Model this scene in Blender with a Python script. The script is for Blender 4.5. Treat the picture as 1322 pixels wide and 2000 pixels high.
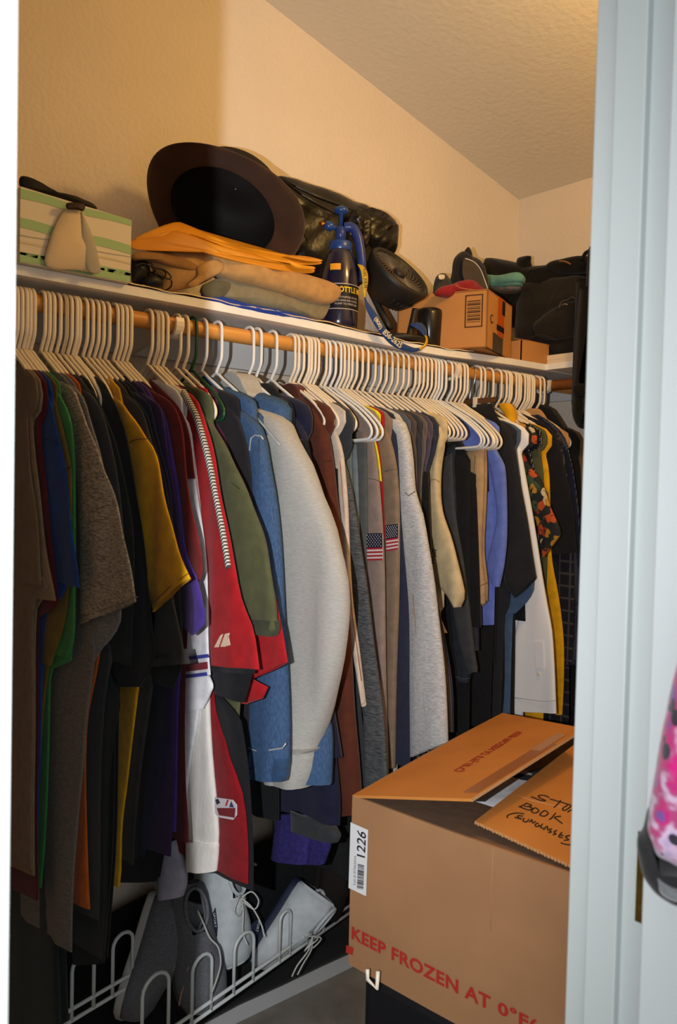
import bpy, bmesh, math, random
from mathutils import Vector, Matrix
random.seed(7)
C = bpy.context.scene.collection
for o in list(bpy.data.objects): bpy.data.objects.remove(o, do_unlink=True)

# ---------------------------------------------------------------- camera
EYE = Vector((0, 0, 1.46)); FPX = 1600.0
yaw, pitch, roll = math.radians(49.6), math.radians(-1.89), math.radians(1.32)
fw = Vector((-math.sin(yaw)*math.cos(pitch), math.cos(yaw)*math.cos(pitch), math.sin(pitch)))
rt0 = Vector((math.cos(yaw), math.sin(yaw), 0)); up0 = rt0.cross(fw)
rt = rt0*math.cos(roll) + up0*math.sin(roll); up = up0*math.cos(roll) - rt0*math.sin(roll)
cd = bpy.data.cameras.new('camera'); cam = bpy.data.objects.new('camera', cd); C.objects.link(cam)
cd.sensor_fit = 'VERTICAL'; cd.sensor_height = 23.6; cd.lens = FPX/2000*23.6; cd.clip_start = .02
cam.matrix_world = Matrix(((rt.x, up.x, -fw.x, EYE.x), (rt.y, up.y, -fw.y, EYE.y), (rt.z, up.z, -fw.z, EYE.z), (0, 0, 0, 1)))
cd.dof.use_dof = True; cd.dof.focus_distance = 1.95; cd.dof.aperture_fstop = 4.5
bpy.context.scene.camera = cam
vs = bpy.context.scene.view_settings
vs.view_transform = 'Standard'; vs.look = 'None'; vs.gamma = 1; vs.use_curve_mapping = False; vs.exposure = 0.0

# ---------------------------------------------------------------- light
w = bpy.data.worlds.new('world'); bpy.context.scene.world = w; w.use_nodes = True
w.node_tree.nodes['Background'].inputs[0].default_value = (.90, .96, 1.0, 1)
w.node_tree.nodes['Background'].inputs[1].default_value = 1.0
def lamp(name, kind, loc, energy, color, **k):
    l = bpy.data.lights.new(name, kind); l.energy = energy; l.color = color
    for a, b in k.items(): setattr(l, a, b)
    o = bpy.data.objects.new(name, l); C.objects.link(o); o.location = loc; return o
# the camera's own flash, a hand's breadth beside the lens (camera held upright)
# its beam is a soft-edged oval, narrow across and tall, because the flash head is turned on its side
fl = lamp('camera_flash', 'SPOT', EYE - rt*.114, 82.0, (.98, .98, 1.0), shadow_soft_size=.004, spot_size=math.radians(134), spot_blend=1.0)
fl.rotation_euler = cam.matrix_world.to_euler(); fl.scale = (.45, 1, 1)
# the closet's ceiling lamp
lamp('ceiling_lamp', 'POINT', (-.70, 1.42, 2.40), 13.2, (1.0, .63, .21), shadow_soft_size=.06)

# ---------------------------------------------------------------- helpers
def ray(x, y): return fw*FPX + rt*(x-661) - up*(y-1000)
def onpl(x, y, ax, v):                       # the point seen at a photo pixel that lies on the plane axis = v
    d = ray(x, y); t = (v-EYE[ax])/d[ax]; return EYE + d*t
def atY(x, y, Y): return onpl(x, y, 1, Y)
def atX(x, y, X): return onpl(x, y, 0, X)
def atZ(x, y, Z): return onpl(x, y, 2, Z)
def s2l(c):
    return tuple(((v/255)/12.92 if v/255 <= .04045 else ((v/255+.055)/1.055)**2.4) for v in c)
MATS = {}
def mat(name, col, rough=.8, metal=0, spec=.3, noise=None, bump=None, kind=None, col2=None, sheen=0, alpha=None, trans=0, scale=(1, 1, 1), coat=0):
    if name in MATS: return MATS[name]
    m = bpy.data.materials.new(name); m.use_nodes = True; nt = m.node_tree; N = nt.nodes; L = nt.links
    b = N['Principled BSDF']; c = s2l(col) + (1,)
    b.inputs['Base Color'].default_value = c; b.inputs['Roughness'].default_value = rough; b.inputs['Metallic'].default_value = metal
    b.inputs['Specular IOR Level'].default_value = spec
    if sheen: b.inputs['Sheen Weight'].default_value = sheen
    if trans: b.inputs['Transmission Weight'].default_value = trans
    if coat: b.inputs['Coat Weight'].default_value = coat
    tc = N.new('ShaderNodeTexCoord'); mp = N.new('ShaderNodeMapping'); mp.inputs['Scale'].default_value = scale
    L.new(tc.outputs['Object'], mp.inputs[0])
    if noise:                                # (scale, strength)
        n = N.new('ShaderNodeTexNoise'); n.inputs['Scale'].default_value = noise[0]; n.inputs['Detail'].default_value = 4
        L.new(mp.outputs[0], n.inputs['Vector'])
        mx = N.new('ShaderNodeMix'); mx.data_type = 'RGBA'
        c2 = s2l(col2) + (1,) if col2 else tuple(v*(1-noise[1]) for v in c[:3]) + (1,)
        c1 = c if col2 else tuple(min(1, v*(1+noise[1]*.6)) for v in c[:3]) + (1,)
        mx.inputs[6].default_value = c2; mx.inputs[7].default_value = c1
        rp = N.new('ShaderNodeMapRange'); rp.inputs[1].default_value = .35; rp.inputs[2].default_value = .65
        L.new(n.outputs['Fac'], rp.inputs[0]); L.new(rp.outputs[0], mx.inputs[0]); L.new(mx.outputs[2], b.inputs['Base Color'])
    if bump:                                 # (scale, strength, distance)
        n2 = N.new('ShaderNodeTexNoise'); n2.inputs['Scale'].default_value = bump[0]; n2.inputs['Detail'].default_value = 3
        L.new(mp.outputs[0], n2.inputs['Vector'])
        bp = N.new('ShaderNodeBump'); bp.inputs['Strength'].default_value = bump[1]; bp.inputs['Distance'].default_value = bump[2]
        L.new(n2.outputs['Fac'], bp.inputs['Height']); L.new(bp.outputs[0], b.inputs['Normal'])
    MATS[name] = m; return m
def cloth(name, col, heather=0, **k):
    if heather: return mat(name, col, rough=.92, spec=.12, sheen=.15, noise=(330, heather), bump=(300, .3, .001), scale=(.3, .3, 1.5), **k)
    return mat(name, col, rough=.93, spec=.12, sheen=.12, noise=(45, .13), bump=(420, .28, .001), **k)
WLOC = {}
def tag(o, label=None, cat=None, group=None, kind=None):
    if label: o['label'] = label
    if cat: o['category'] = cat
    if group: o['group'] = group
    if kind: o['kind'] = kind
    return o
def empty(name, loc, label, cat, group=None):
    o = bpy.data.objects.new(name, None); C.objects.link(o); o.location = loc; o.empty_display_size = .05
    WLOC[o.name] = Vector(loc); return tag(o, label, cat, group)
def mk(name, vs_, fs, m, parent=None, smooth=True, mats=None, fmat=None):
    lo = Vector([min(v[i] for v in vs_) for i in range(3)]); hi = Vector([max(v[i] for v in vs_) for i in range(3)])
    c = Vector(((lo.x+hi.x)/2, (lo.y+hi.y)/2, lo.z))
    me = bpy.data.meshes.new(name); me.from_pydata([(v[0]-c.x, v[1]-c.y, v[2]-c.z) for v in vs_], [], fs); me.update()
    for mm in (mats or [m]): me.materials.append(mm)
    if fmat:
        for p, i in zip(me.polygons, fmat): p.material_index = i
    for p in me.polygons: p.use_smooth = smooth
    o = bpy.data.objects.new(name, me); C.objects.link(o); WLOC[o.name] = c
    if parent is not None: o.parent = parent; o.location = c - WLOC[parent.name]
    else: o.location = c
    return o
class MB:                                    # collects shapes for one mesh
    def __init__(s): s.v = []; s.f = []; s.m = []; s.mi = 0
    def add(s, v, f):
        k = len(s.v); s.v += [tuple(p) for p in v]; s.f += [tuple(i+k for i in q) for q in f]; s.m += [s.mi]*len(f); return s
    def box(s, a, b):
        x0, y0, z0 = a; x1, y1, z1 = b
        return s.hexa([(x0, y0, z0), (x1, y0, z0), (x1, y1, z0), (x0, y1, z0), (x0, y0, z1), (x1, y0, z1), (x1, y1, z1), (x0, y1, z1)])
    def hexa(s, p): return s.add(p, [(0, 3, 2, 1), (4, 5, 6, 7), (0, 1, 5, 4), (1, 2, 6, 5), (2, 3, 7, 6), (3, 0, 4, 7)])
    def slab(s, q, n):                       # quad or polygon q pushed along n
        k = len(q); n = Vector(n); p = [Vector(a) for a in q]; b = [a+n for a in p]
        return s.add(p+b, [tuple(range(k))[::-1], tuple(range(k, 2*k))] + [(i, (i+1) % k, k+(i+1) % k, k+i) for i in range(k)])
    def tube(s, pts, r, n=8, closed=False, cap=True):
        P = [Vector(p) for p in pts]; m = len(P); vs2 = []; prev = None
        for i, p in enumerate(P):
            a = P[(i-1) % m] if (closed or i > 0) else p; b = P[(i+1) % m] if (closed or i < m-1) else p
            t = (b-a).normalized()
            if prev is None:
                h = Vector((0, 0, 1)) if abs(t.z) < .9 else Vector((1, 0, 0)); nrm = (h - t*h.dot(t)).normalized()
            else: nrm = (prev - t*prev.dot(t)).normalized()
            prev = nrm; bi = t.cross(nrm); rr = r[i] if isinstance(r, (list, tuple)) else r
            for k in range(n):
                an = 2*math.pi*k/n; vs2.append(p + (nrm*math.cos(an) + bi*math.sin(an))*rr)
        fs = []
        for i in range(m if closed else m-1):
            for k in range(n):
                j = (i+1) % m; fs.append((i*n+k, i*n+(k+1) % n, j*n+(k+1) % n, j*n+k))
        if cap and not closed: fs += [tuple(range(n))[::-1], tuple(range((m-1)*n, m*n))]
        return s.add(vs2, fs)
    def lathe(s, prof, org, axis=(0, 0, 1), n=32, squash=1, xdir=None):  # prof: (radius, height)
        ax = Vector(axis).normalized(); h = Vector(xdir) if xdir else (Vector((1, 0, 0)) if abs(ax.x) < .9 else Vector((0, 1, 0)))
        a = (h - ax*h.dot(ax)).normalized(); b = ax.cross(a); org = Vector(org); vv = []
        for r_, z_ in prof:
            for k in range(n):
                an = 2*math.pi*k/n; vv.append(org + ax*z_ + (a*math.cos(an) + b*math.sin(an)*squash)*r_)
        fs = [(i*n+k, i*n+(k+1) % n, (i+1)*n+(k+1) % n, (i+1)*n+k) for i in range(len(prof)-1) for k in range(n)]
        return s.add(vv, fs)
    def build(s, name, m, parent=None, smooth=True, mats=None):
        return mk(name, s.v, s.f, m, parent, smooth, mats, s.m if mats else None)
def sm(pts, k=6, closed=False):              # Catmull-Rom through points
    P = [Vector(p) for p in pts]; n = len(P); out = []
    for i in range(n if closed else n-1):
        if closed: a, b, c, d = P[(i-1) % n], P[i], P[(i+1) % n], P[(i+2) % n]
        else: a, b, c, d = P[max(i-1, 0)], P[i], P[i+1], P[min(i+2, n-1)]
        for j in range(k):
            t = j/k; out.append(.5*((2*b) + (c-a)*t + (2*a-5*b+4*c-d)*t*t + (3*b-a-3*c+d)*t**3))
    if not closed: out.append(P[-1])
    return out
def resamp(P, n):
    L = [0]
    for a, b in zip(P, P[1:]): L.append(L[-1]+(b-a).length)
    out = []; j = 0
    for i in range(n):
        t = L[-1]*i/(n-1)
        while j < len(L)-2 and L[j+1] < t: j += 1
        u = (t-L[j])/max(1e-9, L[j+1]-L[j]); out.append(P[j].lerp(P[j+1], min(1, max(0, u))))
    return out
def bevel(o, w_=.003, seg=2):
    md = o.modifiers.new('bevel', 'BEVEL'); md.width = w_; md.segments = seg; md.limit_method = 'ANGLE'; return o
def text_geo(txt, bold=0, spacing=1.0, shear=0):
    cu = bpy.data.curves.new('t', 'FONT'); cu.body = txt; cu.offset = bold; cu.space_character = spacing; cu.shear = shear; cu.resolution_u = 3
    o = bpy.data.objects.new('t', cu); C.objects.link(o); dg = bpy.context.evaluated_depsgraph_get(); dg.update()
    me = bpy.data.meshes.new_from_object(o.evaluated_get(dg)); v = [tuple(p.co) for p in me.vertices]; f = [tuple(p.vertices) for p in me.polygons]
    bpy.data.objects.remove(o); bpy.data.curves.remove(cu); bpy.data.meshes.remove(me)
    x0 = min(p[0] for p in v); x1 = max(p[0] for p in v); y0 = min(p[1] for p in v); y1 = max(p[1] for p in v)
    return [((p[0]-x0)/(x1-x0), (p[1]-y0)/(y1-y0)) for p in v], f
def quadmap(q):                              # q: bottom-left, bottom-right, top-right, top-left
    a, b, c, d = [Vector(p) for p in q]
    return lambda u, v: a.lerp(b, u).lerp(d.lerp(c, u), v)
def lettering(name, txt, q, off, m, parent, bold=0, spacing=1.0, shear=0):
    uv, f = text_geo(txt, bold, spacing, shear); g = quadmap(q); off = Vector(off)
    return mk(name, [g(u, v)+off for u, v in uv], f, m, parent, False)

# ---------------------------------------------------------------- dimensions (metres, floor at 0)
XW, YB = -1.82, 2.345                        # left wall, back wall
RX, RZ, RR = -1.53, 1.783, .0165             # clothes rod
SHX, SHZ = -1.50, 1.822                      # shelf front edge, underside
def ceilz(Y): return 2.473 + .236*(YB-Y)

# ---------------------------------------------------------------- the room
wall_m = mat('wall_paint', (228, 214, 196), rough=.85, spec=.25, noise=(3, .03), bump=(85, .55, .004))
ceil_m = mat('ceiling_paint', (222, 214, 198), rough=.9, spec=.2, bump=(60, .42, .005))
trim_m = mat('trim_paint', (178, 186, 186), rough=.45, spec=.4)
floor_m = mat('floor_carpet', (152, 146, 138), rough=.98, spec=.1, noise=(9, .22), bump=(500, .5, .003))
def struct(o): o['kind'] = 'structure'; return o
def S(name, a, b, m, bv=0, **k):
    o = struct(MB().box(a, b).build(name, m, smooth=False, **k))
    if bv: bevel(o, bv)
    return o
S('floor', (-2.1, -1.6, -.05), (2.2, 2.6, 0), floor_m)
S('wall_left', (XW-.1, -1.1, 0), (XW, YB+.1, 3.4), wall_m)
S('wall_back', (XW, YB, 0), (-.49, YB+.1, 2.6), wall_m)
S('wall_near', (XW, -1.1, 0), (-.49, -1.0, 3.4), wall_m)
mb = MB(); y0, y1 = -1.1, YB+.1
mb.hexa([(XW-.1, y0, ceilz(y0)), (-.40, y0, ceilz(y0)), (-.40, y1, ceilz(y1)), (XW-.1, y1, ceilz(y1))] + [(XW-.1, y0, ceilz(y0)+.1), (-.40, y0, ceilz(y0)+.1), (-.40, y1, ceilz(y1)+.1), (XW-.1, y1, ceilz(y1)+.1)])
struct(mb.build('ceiling', ceil_m, smooth=False))
JL, JR, XI, XO = .128, .762, -.485, -.400    # rough opening and the door wall's two faces
mb = MB()
mb.box((XI, -1.1, 0), (XO, JL-.012, 3.3)); mb.box((XI, JR+.012, 0), (XO, YB+.1, 3.3)); mb.box((XI, JL-.012, 2.07), (XO, JR+.012, 3.3))
struct(mb.build('wall_door', wall_m, smooth=False))
# baseboards
def baseb(name, pts):
    mb = MB()
    for (a, b, n) in pts:
        a = Vector(a); b = Vector(b); n = Vector(n)
        mb.slab([a, a+n*.012, a+n*.012+Vector((0, 0, .055)), a+n*.004+Vector((0, 0, .068)), a+Vector((0, 0, .068))], b-a)
    return struct(mb.build(name, mat('baseboard_paint', (205, 207, 208), rough=.5), smooth=False))
baseb('baseboard_left', [((XW, -1, 0), (XW, YB, 0), (1, 0, 0))])
baseb('baseboard_back', [((XW, YB, 0), (-.49, YB, 0), (0, -1, 0))])
# door lining: jamb boards, stop, casings
mb = MB(); mb.box((XI-.004, JR-.012, 0), (XO, JR+.012, 2.05)); bevel(struct(mb.build('trim_1', trim_m, smooth=False)), .0015)
mb = MB(); mb.box((-.461, JR-.0225, 0), (-.4265, JR-.012, 2.04)); bevel(struct(mb.build('trim_2', trim_m, smooth=False)), .0015)
mb = MB(); mb.box((XI-.004, JL-.012, 0), (XO, JL+.004, 2.05)); bevel(struct(mb.build('trim_3', trim_m, smooth=False)), .0015)
mb = MB(); mb.slab([(XO, JL+.001, 0), (XO+.017, JL+.001, 0), (XO+.019, JL-.006, 0), (XO+.012, JL-.014, 0), (XO+.013, JL-.03, 0), (XO+.018, JL-.042, 0), (XO+.016, JL-.054, 0), (XO, JL-.056, 0)], (0, 0, 2.1)); struct(mb.build('trim_4', trim_m, smooth=False))
mb = MB(); mb.box((XI, JL-.012, 2.045), (XO, JR+.012, 2.069)); struct(mb.build('trim_5', trim_m, smooth=False))
# under the shelf: the cleat boards carrying it
S('trim_6', (XW, -1, 1.755), (XW+.018, YB, SHZ), mat('cleat_paint', (214, 214, 212), rough=.6), .002)
S('trim_7', (XW+.018, YB-.018, 1.755), (-.49, YB, SHZ), MATS['cleat_paint'], .002)
# shelf on the two walls
shelf_m = mat('shelf_paint', (240, 236, 228), rough=.4, spec=.4, noise=(30, .05))
mb = MB()
nseg = 24
def shz(y): return SHZ - .012*math.exp(-((y-1.55)/.28)**2)
for i in range(nseg):
    a = -1 + (YB+1)*i/nseg; b = -1+(YB+1)*(i+1)/nseg
    mb.add([(XW, a, SHZ), (SHX, a, shz(a)), (SHX, b, shz(b)), (XW, b, SHZ), (XW, a, SHZ+.018), (SHX, a, shz(a)+.018), (SHX, b, shz(b)+.018), (XW, b, SHZ+.018)],
           [(0, 3, 2, 1), (4, 5, 6, 7), (1, 2, 6, 5)] + ([(0, 1, 5, 4)] if i == 0 else []) + ([(2, 3, 7, 6)] if i == nseg-1 else []))
sh = empty('wall_shelf', (XW+.15, .6, SHZ), 'long white shelf board running along both closet walls above the clothes rod', 'shelf')
mb.build('shelf_board', shelf_m, sh, smooth=False)
MB().box((SHX, YB-.255, SHZ+.001), (-.49, YB, SHZ+.019)).build('shelf_board', shelf_m, sh, smooth=False)
STOP = SHZ+.018
# paper liner with a wavy front edge
liner_m = mat('liner_paper', (226, 204, 170), rough=.6, noise=(20, .06))
n = 90; vv = []; ff = []
for i in range(n+1):
    y = .35 + (1.75-.35)*i/n
    wv = .0015 + .0015*math.sin(y*37) + .001*math.sin(y*83)
    z = shz(y)+.0195
    vv += [(XW+.01, y, STOP+.0015), (SHX-.03, y, z+abs(wv)*.5), (SHX+.003, y, z+wv+.0015), (SHX+.004, y, z+wv-.001)]
for i in range(n):
    for k in range(3): ff.append((4*i+k, 4*i+k+1, 4*i+k+5, 4*i+k+4))
mk('shelf_liner', vv, ff, liner_m, sh)
# rods
wood = mat('rod_wood', (206, 142, 66), rough=.42, spec=.45, noise=(26, .2), scale=(1, .12, 1), bump=(120, .1, .0006))
wood2 = mat('rod_wood_back', (196, 118, 50), rough=.42, spec=.45, noise=(26, .2), scale=(.12, 1, 1))
rod = MB().lathe([(0, -1.0), (RR, -1.0)] + [(RR, -1+(2.33+1)*i/20) for i in range(1, 21)], (RX, 0, RZ), (0, 1, 0), 20).build('clothes_rod', wood)
tag(rod, 'long honey-coloured wooden clothes rod under the left shelf, full of hangers', 'clothes rod')
rod2 = MB().lathe([(0, 0), (RR, 0), (RR, .5), (RR, 1.02), (0, 1.02)], (RX+.018, 2.135, RZ-.002), (1, 0, 0), 20).build('clothes_rod', wood2)
tag(rod2, 'short reddish wooden clothes rod crossing the far end of the closet', 'clothes rod')
# white plastic rod brackets
plast = mat('white_plastic', (236, 226, 208), rough=.35, spec=.5)
def bracket(y, lab):
    t = empty('rod_bracket', (RX, y, RZ), lab, 'bracket', 'white brackets holding the rod')
    arc = [(RX+.024*math.cos(a), y, RZ+.024*math.sin(a)) for a in [math.radians(x) for x in range(-190, 41, 18)]]
    mb = MB(); k = len(arc)
    o = []; 
    for p in arc:
        d = Vector((p[0]-RX, 0, p[2]-RZ)).normalized()
        q = Vector(p)
        o.append((q-d*.003, q+d*.005))
    for a, b in zip(o, o[1:]):
        mb.hexa([a[0]-Vector((0, .009, 0)), a[1]-Vector((0, .009, 0)), a[1]+Vector((0, .009, 0)), a[0]+Vector((0, .009, 0)),
                 b[0]-Vector((0, .009, 0)), b[1]-Vector((0, .009, 0)), b[1]+Vector((0, .009, 0)), b[0]+Vector((0, .009, 0))])
    mb.build('cradle', plast, t, smooth=False)
    mb = MB().slab([(RX-.02, y-.004, RZ-.012), (RX-.030, y-.004, RZ+.008), (RX-.06, y-.004, SHZ-.001), (XW+.02, y-.004, SHZ-.001), (XW+.02, y-.004, SHZ-.09), (XW+.035, y-.004, SHZ-.09)], (0, .008, 0))
    mb.build('arm', plast, t, smooth=False)
    return t
bracket(.842, 'white plastic rod bracket beside the green hanger')
bracket(1.700, 'white plastic rod bracket right of the long packed run of hangers')
bracket(2.12, 'white rod bracket in the far corner where the two rods meet')
# ceiling lamp body (flush glass bowl, out of the frame)
lampt = empty('ceiling_light', (-.70, 1.42, ceilz(1.42)), 'bare-bulb ceiling light on a short stem, hidden behind the right door casing', 'light')
MB().lathe([(0, 0), (.09, 0), (.09, -.02), (.06, -.03), (0, -.03)], (-.70, 1.42, ceilz(1.42)), n=24).build('base', plast, lampt)
MB().lathe([(0, 0), (.016, 0), (.016, -(ceilz(1.42)-2.47)), (0, -(ceilz(1.42)-2.47))], (-.70, 1.42, ceilz(1.42)), n=16).build('stem', plast, lampt)

# ---------------------------------------------------------------- hangers
NZ = RZ-.088                                  # neck of a hanger
def hanger_paths(y, tilt=0, big=1):
    hook = [(-.019, -.006), (-.0205, .004), (-.016, .016), (-.006, .0215), (.006, .0215), (.016, .016), (.0205, .006), (.0215, -.02), (.0215, -.05), (.018, -.063), (.006, -.080), (.0, -.088)]
    hk = [(RX+a, y, RZ+b) for a, b in hook]
    fr = [(0, 0), (.03, -.016), (.08, -.044), (.112, -.068), (.128, -.084), (.133, -.096), (.129, -.106), (.11, -.111), (.0, -.113),
          (-.11, -.111), (-.129, -.106), (-.133, -.096), (-.128, -.084), (-.112, -.068), (-.08, -.044), (-.03, -.016)]
    fr = [(a*big, b*(1+(big-1)*.6)) for a, b in fr]
    ct, st = math.cos(tilt), math.sin(tilt)
    f2 = [(RX+a*ct, y-a*st, NZ+b) for a, b in fr]
    return sm(hk, 2), sm(f2, 2, closed=True)
hcol = {'w': mat('hanger_white', (238, 224, 200), rough=.38, spec=.45), 'g': mat('hanger_green', (22, 74, 44), rough=.35, spec=.5),
        'k': mat('hanger_black', (26, 24, 24), rough=.4), 'b': mat('hanger_pale', (232, 232, 228), rough=.35, spec=.5)}
HCACHE = {}
hcount = [0]
def hanger(px, label, col='w', tilt=0, group=None, Y=None, big=1):
    y = yrod(px) if Y is None else Y
    y += 0
    t = empty('plastic_hanger', (RX, y, NZ), label, 'hanger', group)
    key = (col, round(tilt, 2), big)
    if key not in HCACHE:
        hk, fr = hanger_paths(y, tilt, big)
        a = MB().tube(hk, .0036, 7).build('hook', hcol[col], t); b = MB().tube(fr, .0034, 7, closed=True).build('frame', hcol[col], t)
        HCACHE[key] = (a, b)
    else:
        for s_ in HCACHE[key]:
            c = s_.copy(); C.objects.link(c); c.parent = t
    return t
def yrod(px): return atX(px, 600+.152*px, RX).y
# ---------------------------------------------------------------- garments
def fold(x, z, amp, ph, fr):                 # sideways drape of cloth, one field for neighbours so that they nest
    return amp*(math.sin(x*fr + z*2.2 + ph) + .45*math.sin(x*fr*2.3 - z*3.1 + ph*1.7) + .25*math.sin(z*17+x*21+ph))
def sheet(name, Lp, Rp, y, th, m, parent, amp=.003, ph=0, fr=42, nr=26, nc=13, lean=0, grow=True, cap=False, z0=None):
    """flattened cloth tube between a left and a right edge, both (x, z) lists in the plane Y = y"""
    L_ = resamp([Vector((a[0], 0, a[1])) for a in Lp], nr); R_ = resamp([Vector((a[0], 0, a[1])) for a in Rp], nr)
    V = []; F = []
    for i in range(nr):
        g = min(1, .25+1.1*i/(nr-1)) if grow else 1
        for side in (0, 1):
            for k in range(nc):
                u = k/(nc-1) if side == 0 else 1-k/(nc-1)
                # spacing denser at the edges
                uu = .5-.5*math.cos(math.pi*u)
                p = L_[i].lerp(R_[i], uu); e = 2*uu-1
                hh = th/2*(max(0, 1-abs(e)**3))**.4
                yy = y + fold(p.x, p.z, amp*g, ph, fr) + lean*(i/(nr-1)) + (-hh if side == 0 else hh)
                if (k == nc-1): continue
                V.append((p.x, yy, p.z))
    M = 2*(nc-1)
    for i in range(nr-1):
        for k in range(M): F.append((i*M+k, (i+1)*M+k, (i+1)*M+(k+1) % M, i*M+(k+1) % M))
    if cap: F += [tuple(range(M)), tuple(range((nr-1)*M, nr*M))[::-1]]
    else: F += [tuple(range(M))]
    return mk(name, V, F, m, parent)
def xz(pts, Y): return [(atY(a, b, Y).x, atY(a, b, Y).z) for a, b in pts]
def smx(pts, k=4): return [(p.x, p.z) for p in sm([(a, 0, b) for a, b in pts], k)]
def interp(P, z):
    if z >= P[0][1]: return P[0][0]
    for (xa, za), (xb, zb) in zip(P, P[1:]):
        if za >= z >= zb: return xa + (xb-xa)*(za-z)/max(1e-6, za-zb)
    return P[-1][0]
GI = [0]
def garment(kind, px, label, m, R=None, Lf=None, T=None, hem=None, w=.205, th=.010, amp=.0035, dy=0, trim=None, hang='w', sw=.15,
            cat=None, group=None, collar=True, hlabel=None, slv='sleeve', lean=0, tilt=0, tam=None, sy=None, tmat=None, cuff=None):
    y = yrod(px) + dy; GI[0] += 1; ph = GI[0]*.35
    t = empty(kind, (RX, y, NZ), label, cat or {'t_shirt': 'shirt', 'polo_shirt': 'shirt'}.get(kind, 'shirt'), group)
    fr = 40
    Rz = smx(xz(R, y)) if R else None
    # torso right silhouette
    hemz = atX(660, hem, RX).z if hem and hem > 3 else (NZ-(hem or .78))
    if hem and hem > 3: hemz = atY(T[-1][0] if T else 300, hem, y).z
    Tz = smx(xz(T, y)) if T else None
    rows = 34; topz = NZ-.034; RL = []; LL = []
    prof = [(.05, 0), (.09, -.012), (.12, -.022), (.15, -.038), (.175, -.06), (.195, -.085), (w, -.125), (w, -2)]
    for i in range(rows):
        f = i/(rows-1); f = f**1.25; z = topz + (hemz-topz)*f
        d = topz-z; sho = min(w, interp([(a_, b_) for a_, b_ in prof], z-topz)); x = RX+sho
        if Rz and Rz[-1][1] < z < Rz[0][1]: x = min(x, max(interp(Rz, z)-.004, RX+min(sho, .15) if d < .09 else -9))
        if Tz and z < Tz[0][1]: x = interp(Tz, z)
        RL.append((x, z)); LL.append((max(RX-min(sho, .2), XW+.03), z-.05*f*f))
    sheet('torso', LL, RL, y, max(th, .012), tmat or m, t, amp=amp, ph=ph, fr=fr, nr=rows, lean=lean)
    if collar and kind not in ('trousers', 'jeans'):
        ring = [(RX+.055*math.cos(a), y+max(.004, th*.5)*math.sin(a), NZ-.044+.004*math.cos(2*a)) for a in [2*math.pi*k/20 for k in range(20)]]
        MB().tube(ring, .0045, 6, closed=True).build('collar', trim or m, t)
    if R:
        ys = y - th*.32 if sy is None else y+sy
        R2 = smx(xz(R, ys))
        if Lf: L2 = smx(xz(Lf, ys))
        else:
            L2 = []
            for k, p in enumerate(R2):
                f = k/(len(R2)-1); L2.append((p[0]-sw*min(1, .28+1.6*f), p[1]-.004*f))
        sheet(slv, L2, R2, ys, th*.9, m, t, amp=amp*.9, ph=ph, fr=fr, nr=28, lean=lean*.5)
        if cuff:
            cz, cw, cm = cuff      # height of the cuff band, extra width, material
            a = [p for p in L2 if p[1] < L2[-1][1]+cz] ; b = [p for p in R2 if p[1] < R2[-1][1]+cz]
            if len(a) > 1 and len(b) > 1:
                a = [(p[0]-cw, p[1]) for p in a]; b = [(p[0]+cw, p[1]) for p in b]
                sheet('cuff', a, b, ys, th*.9+.004, cm, t, amp=amp*.9, ph=ph, nr=10, lean=lean*.5)
    # hidden far sleeve against the wall
    if R:
        fl_ = max(.2, min(.5, NZ-R2[-1][1]-.05))
        sheet('sleeve', [(max(RX-.26, XW+.02), NZ-.1-fl_*f) for f in (0, .5, 1)], [(RX-.14, NZ-.07-fl_*f) for f in (0, .5, 1)], y, th*.8, m, t, amp=amp*.5, ph=ph, nr=10, nc=8)
    if hang: hanger(px, hlabel or ('%s hanger holding the %s' % ({'w': 'white plastic', 'g': 'dark green plastic', 'k': 'black', 'b': 'bright white plastic'}[hang], short(label))), hang, tilt, 'hangers on the left rod', Y=yrod(px)+dy)
    return t, y
def short(l): return ' '.join(l.split()[:8])
def patch(t, name, q, y, m, off=.0, parent=None):     # flat print or patch on the near face of cloth: photo-measured quad on plane y
    P = [atY(a, b, y) for a, b in q]; return P

tan_ = cloth('cloth_tan', (134, 112, 86)); tan2 = cloth('cloth_taupe', (120, 100, 78))
maroon = cloth('cloth_maroon', (88, 26, 28)); blue = cloth('cloth_royal', (32, 64, 132)); olive_y = cloth('cloth_olive_yellow', (108, 88, 34))
green = cloth('cloth_green', (58, 128, 62)); heath = cloth('cloth_heather', (164, 150, 130), heather=.6); heath2 = cloth('cloth_heather_cool', (118, 116, 116), heather=.34)
orange = cloth('cloth_orange', (186, 92, 28)); charcoal = cloth('cloth_charcoal', (56, 58, 62)); black = cloth('cloth_black', (27, 28, 32)); black2 = cloth('cloth_black_green', (34, 38, 38))
mustard = cloth('cloth_mustard', (226, 166, 24)); dgray = cloth('cloth_dark_gray', (54, 54, 52)); navy = cloth('cloth_navy', (32, 34, 56)); purple_d = cloth('cloth_dark_purple', (54, 38, 74))
purple = cloth('cloth_purple', (70, 50, 130)); mar2 = cloth('cloth_maroon_brown', (110, 34, 34)); white = cloth('cloth_white', (222, 222, 226)); thermal = mat('cloth_thermal', (216, 212, 206), rough=.95, spec=.1, noise=(60, .06), bump=(160, .5, .0015), scale=(1, 1, .5))
red = cloth('cloth_red', (168, 28, 34)); dred = cloth('cloth_dark_red', (118, 18, 26)); olive = cloth('cloth_olive', (84, 86, 58)); plum = cloth('cloth_plum', (92, 44, 66))
brown = cloth('cloth_brown', (86, 44, 32)); cream = cloth('cloth_cream', (206, 190, 172)); slub = mat('cloth_slub', (84, 86, 88), rough=.95, spec=.1, noise=(330, .5), bump=(300, .4, .001), scale=(.22, .22, 1.5))
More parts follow.
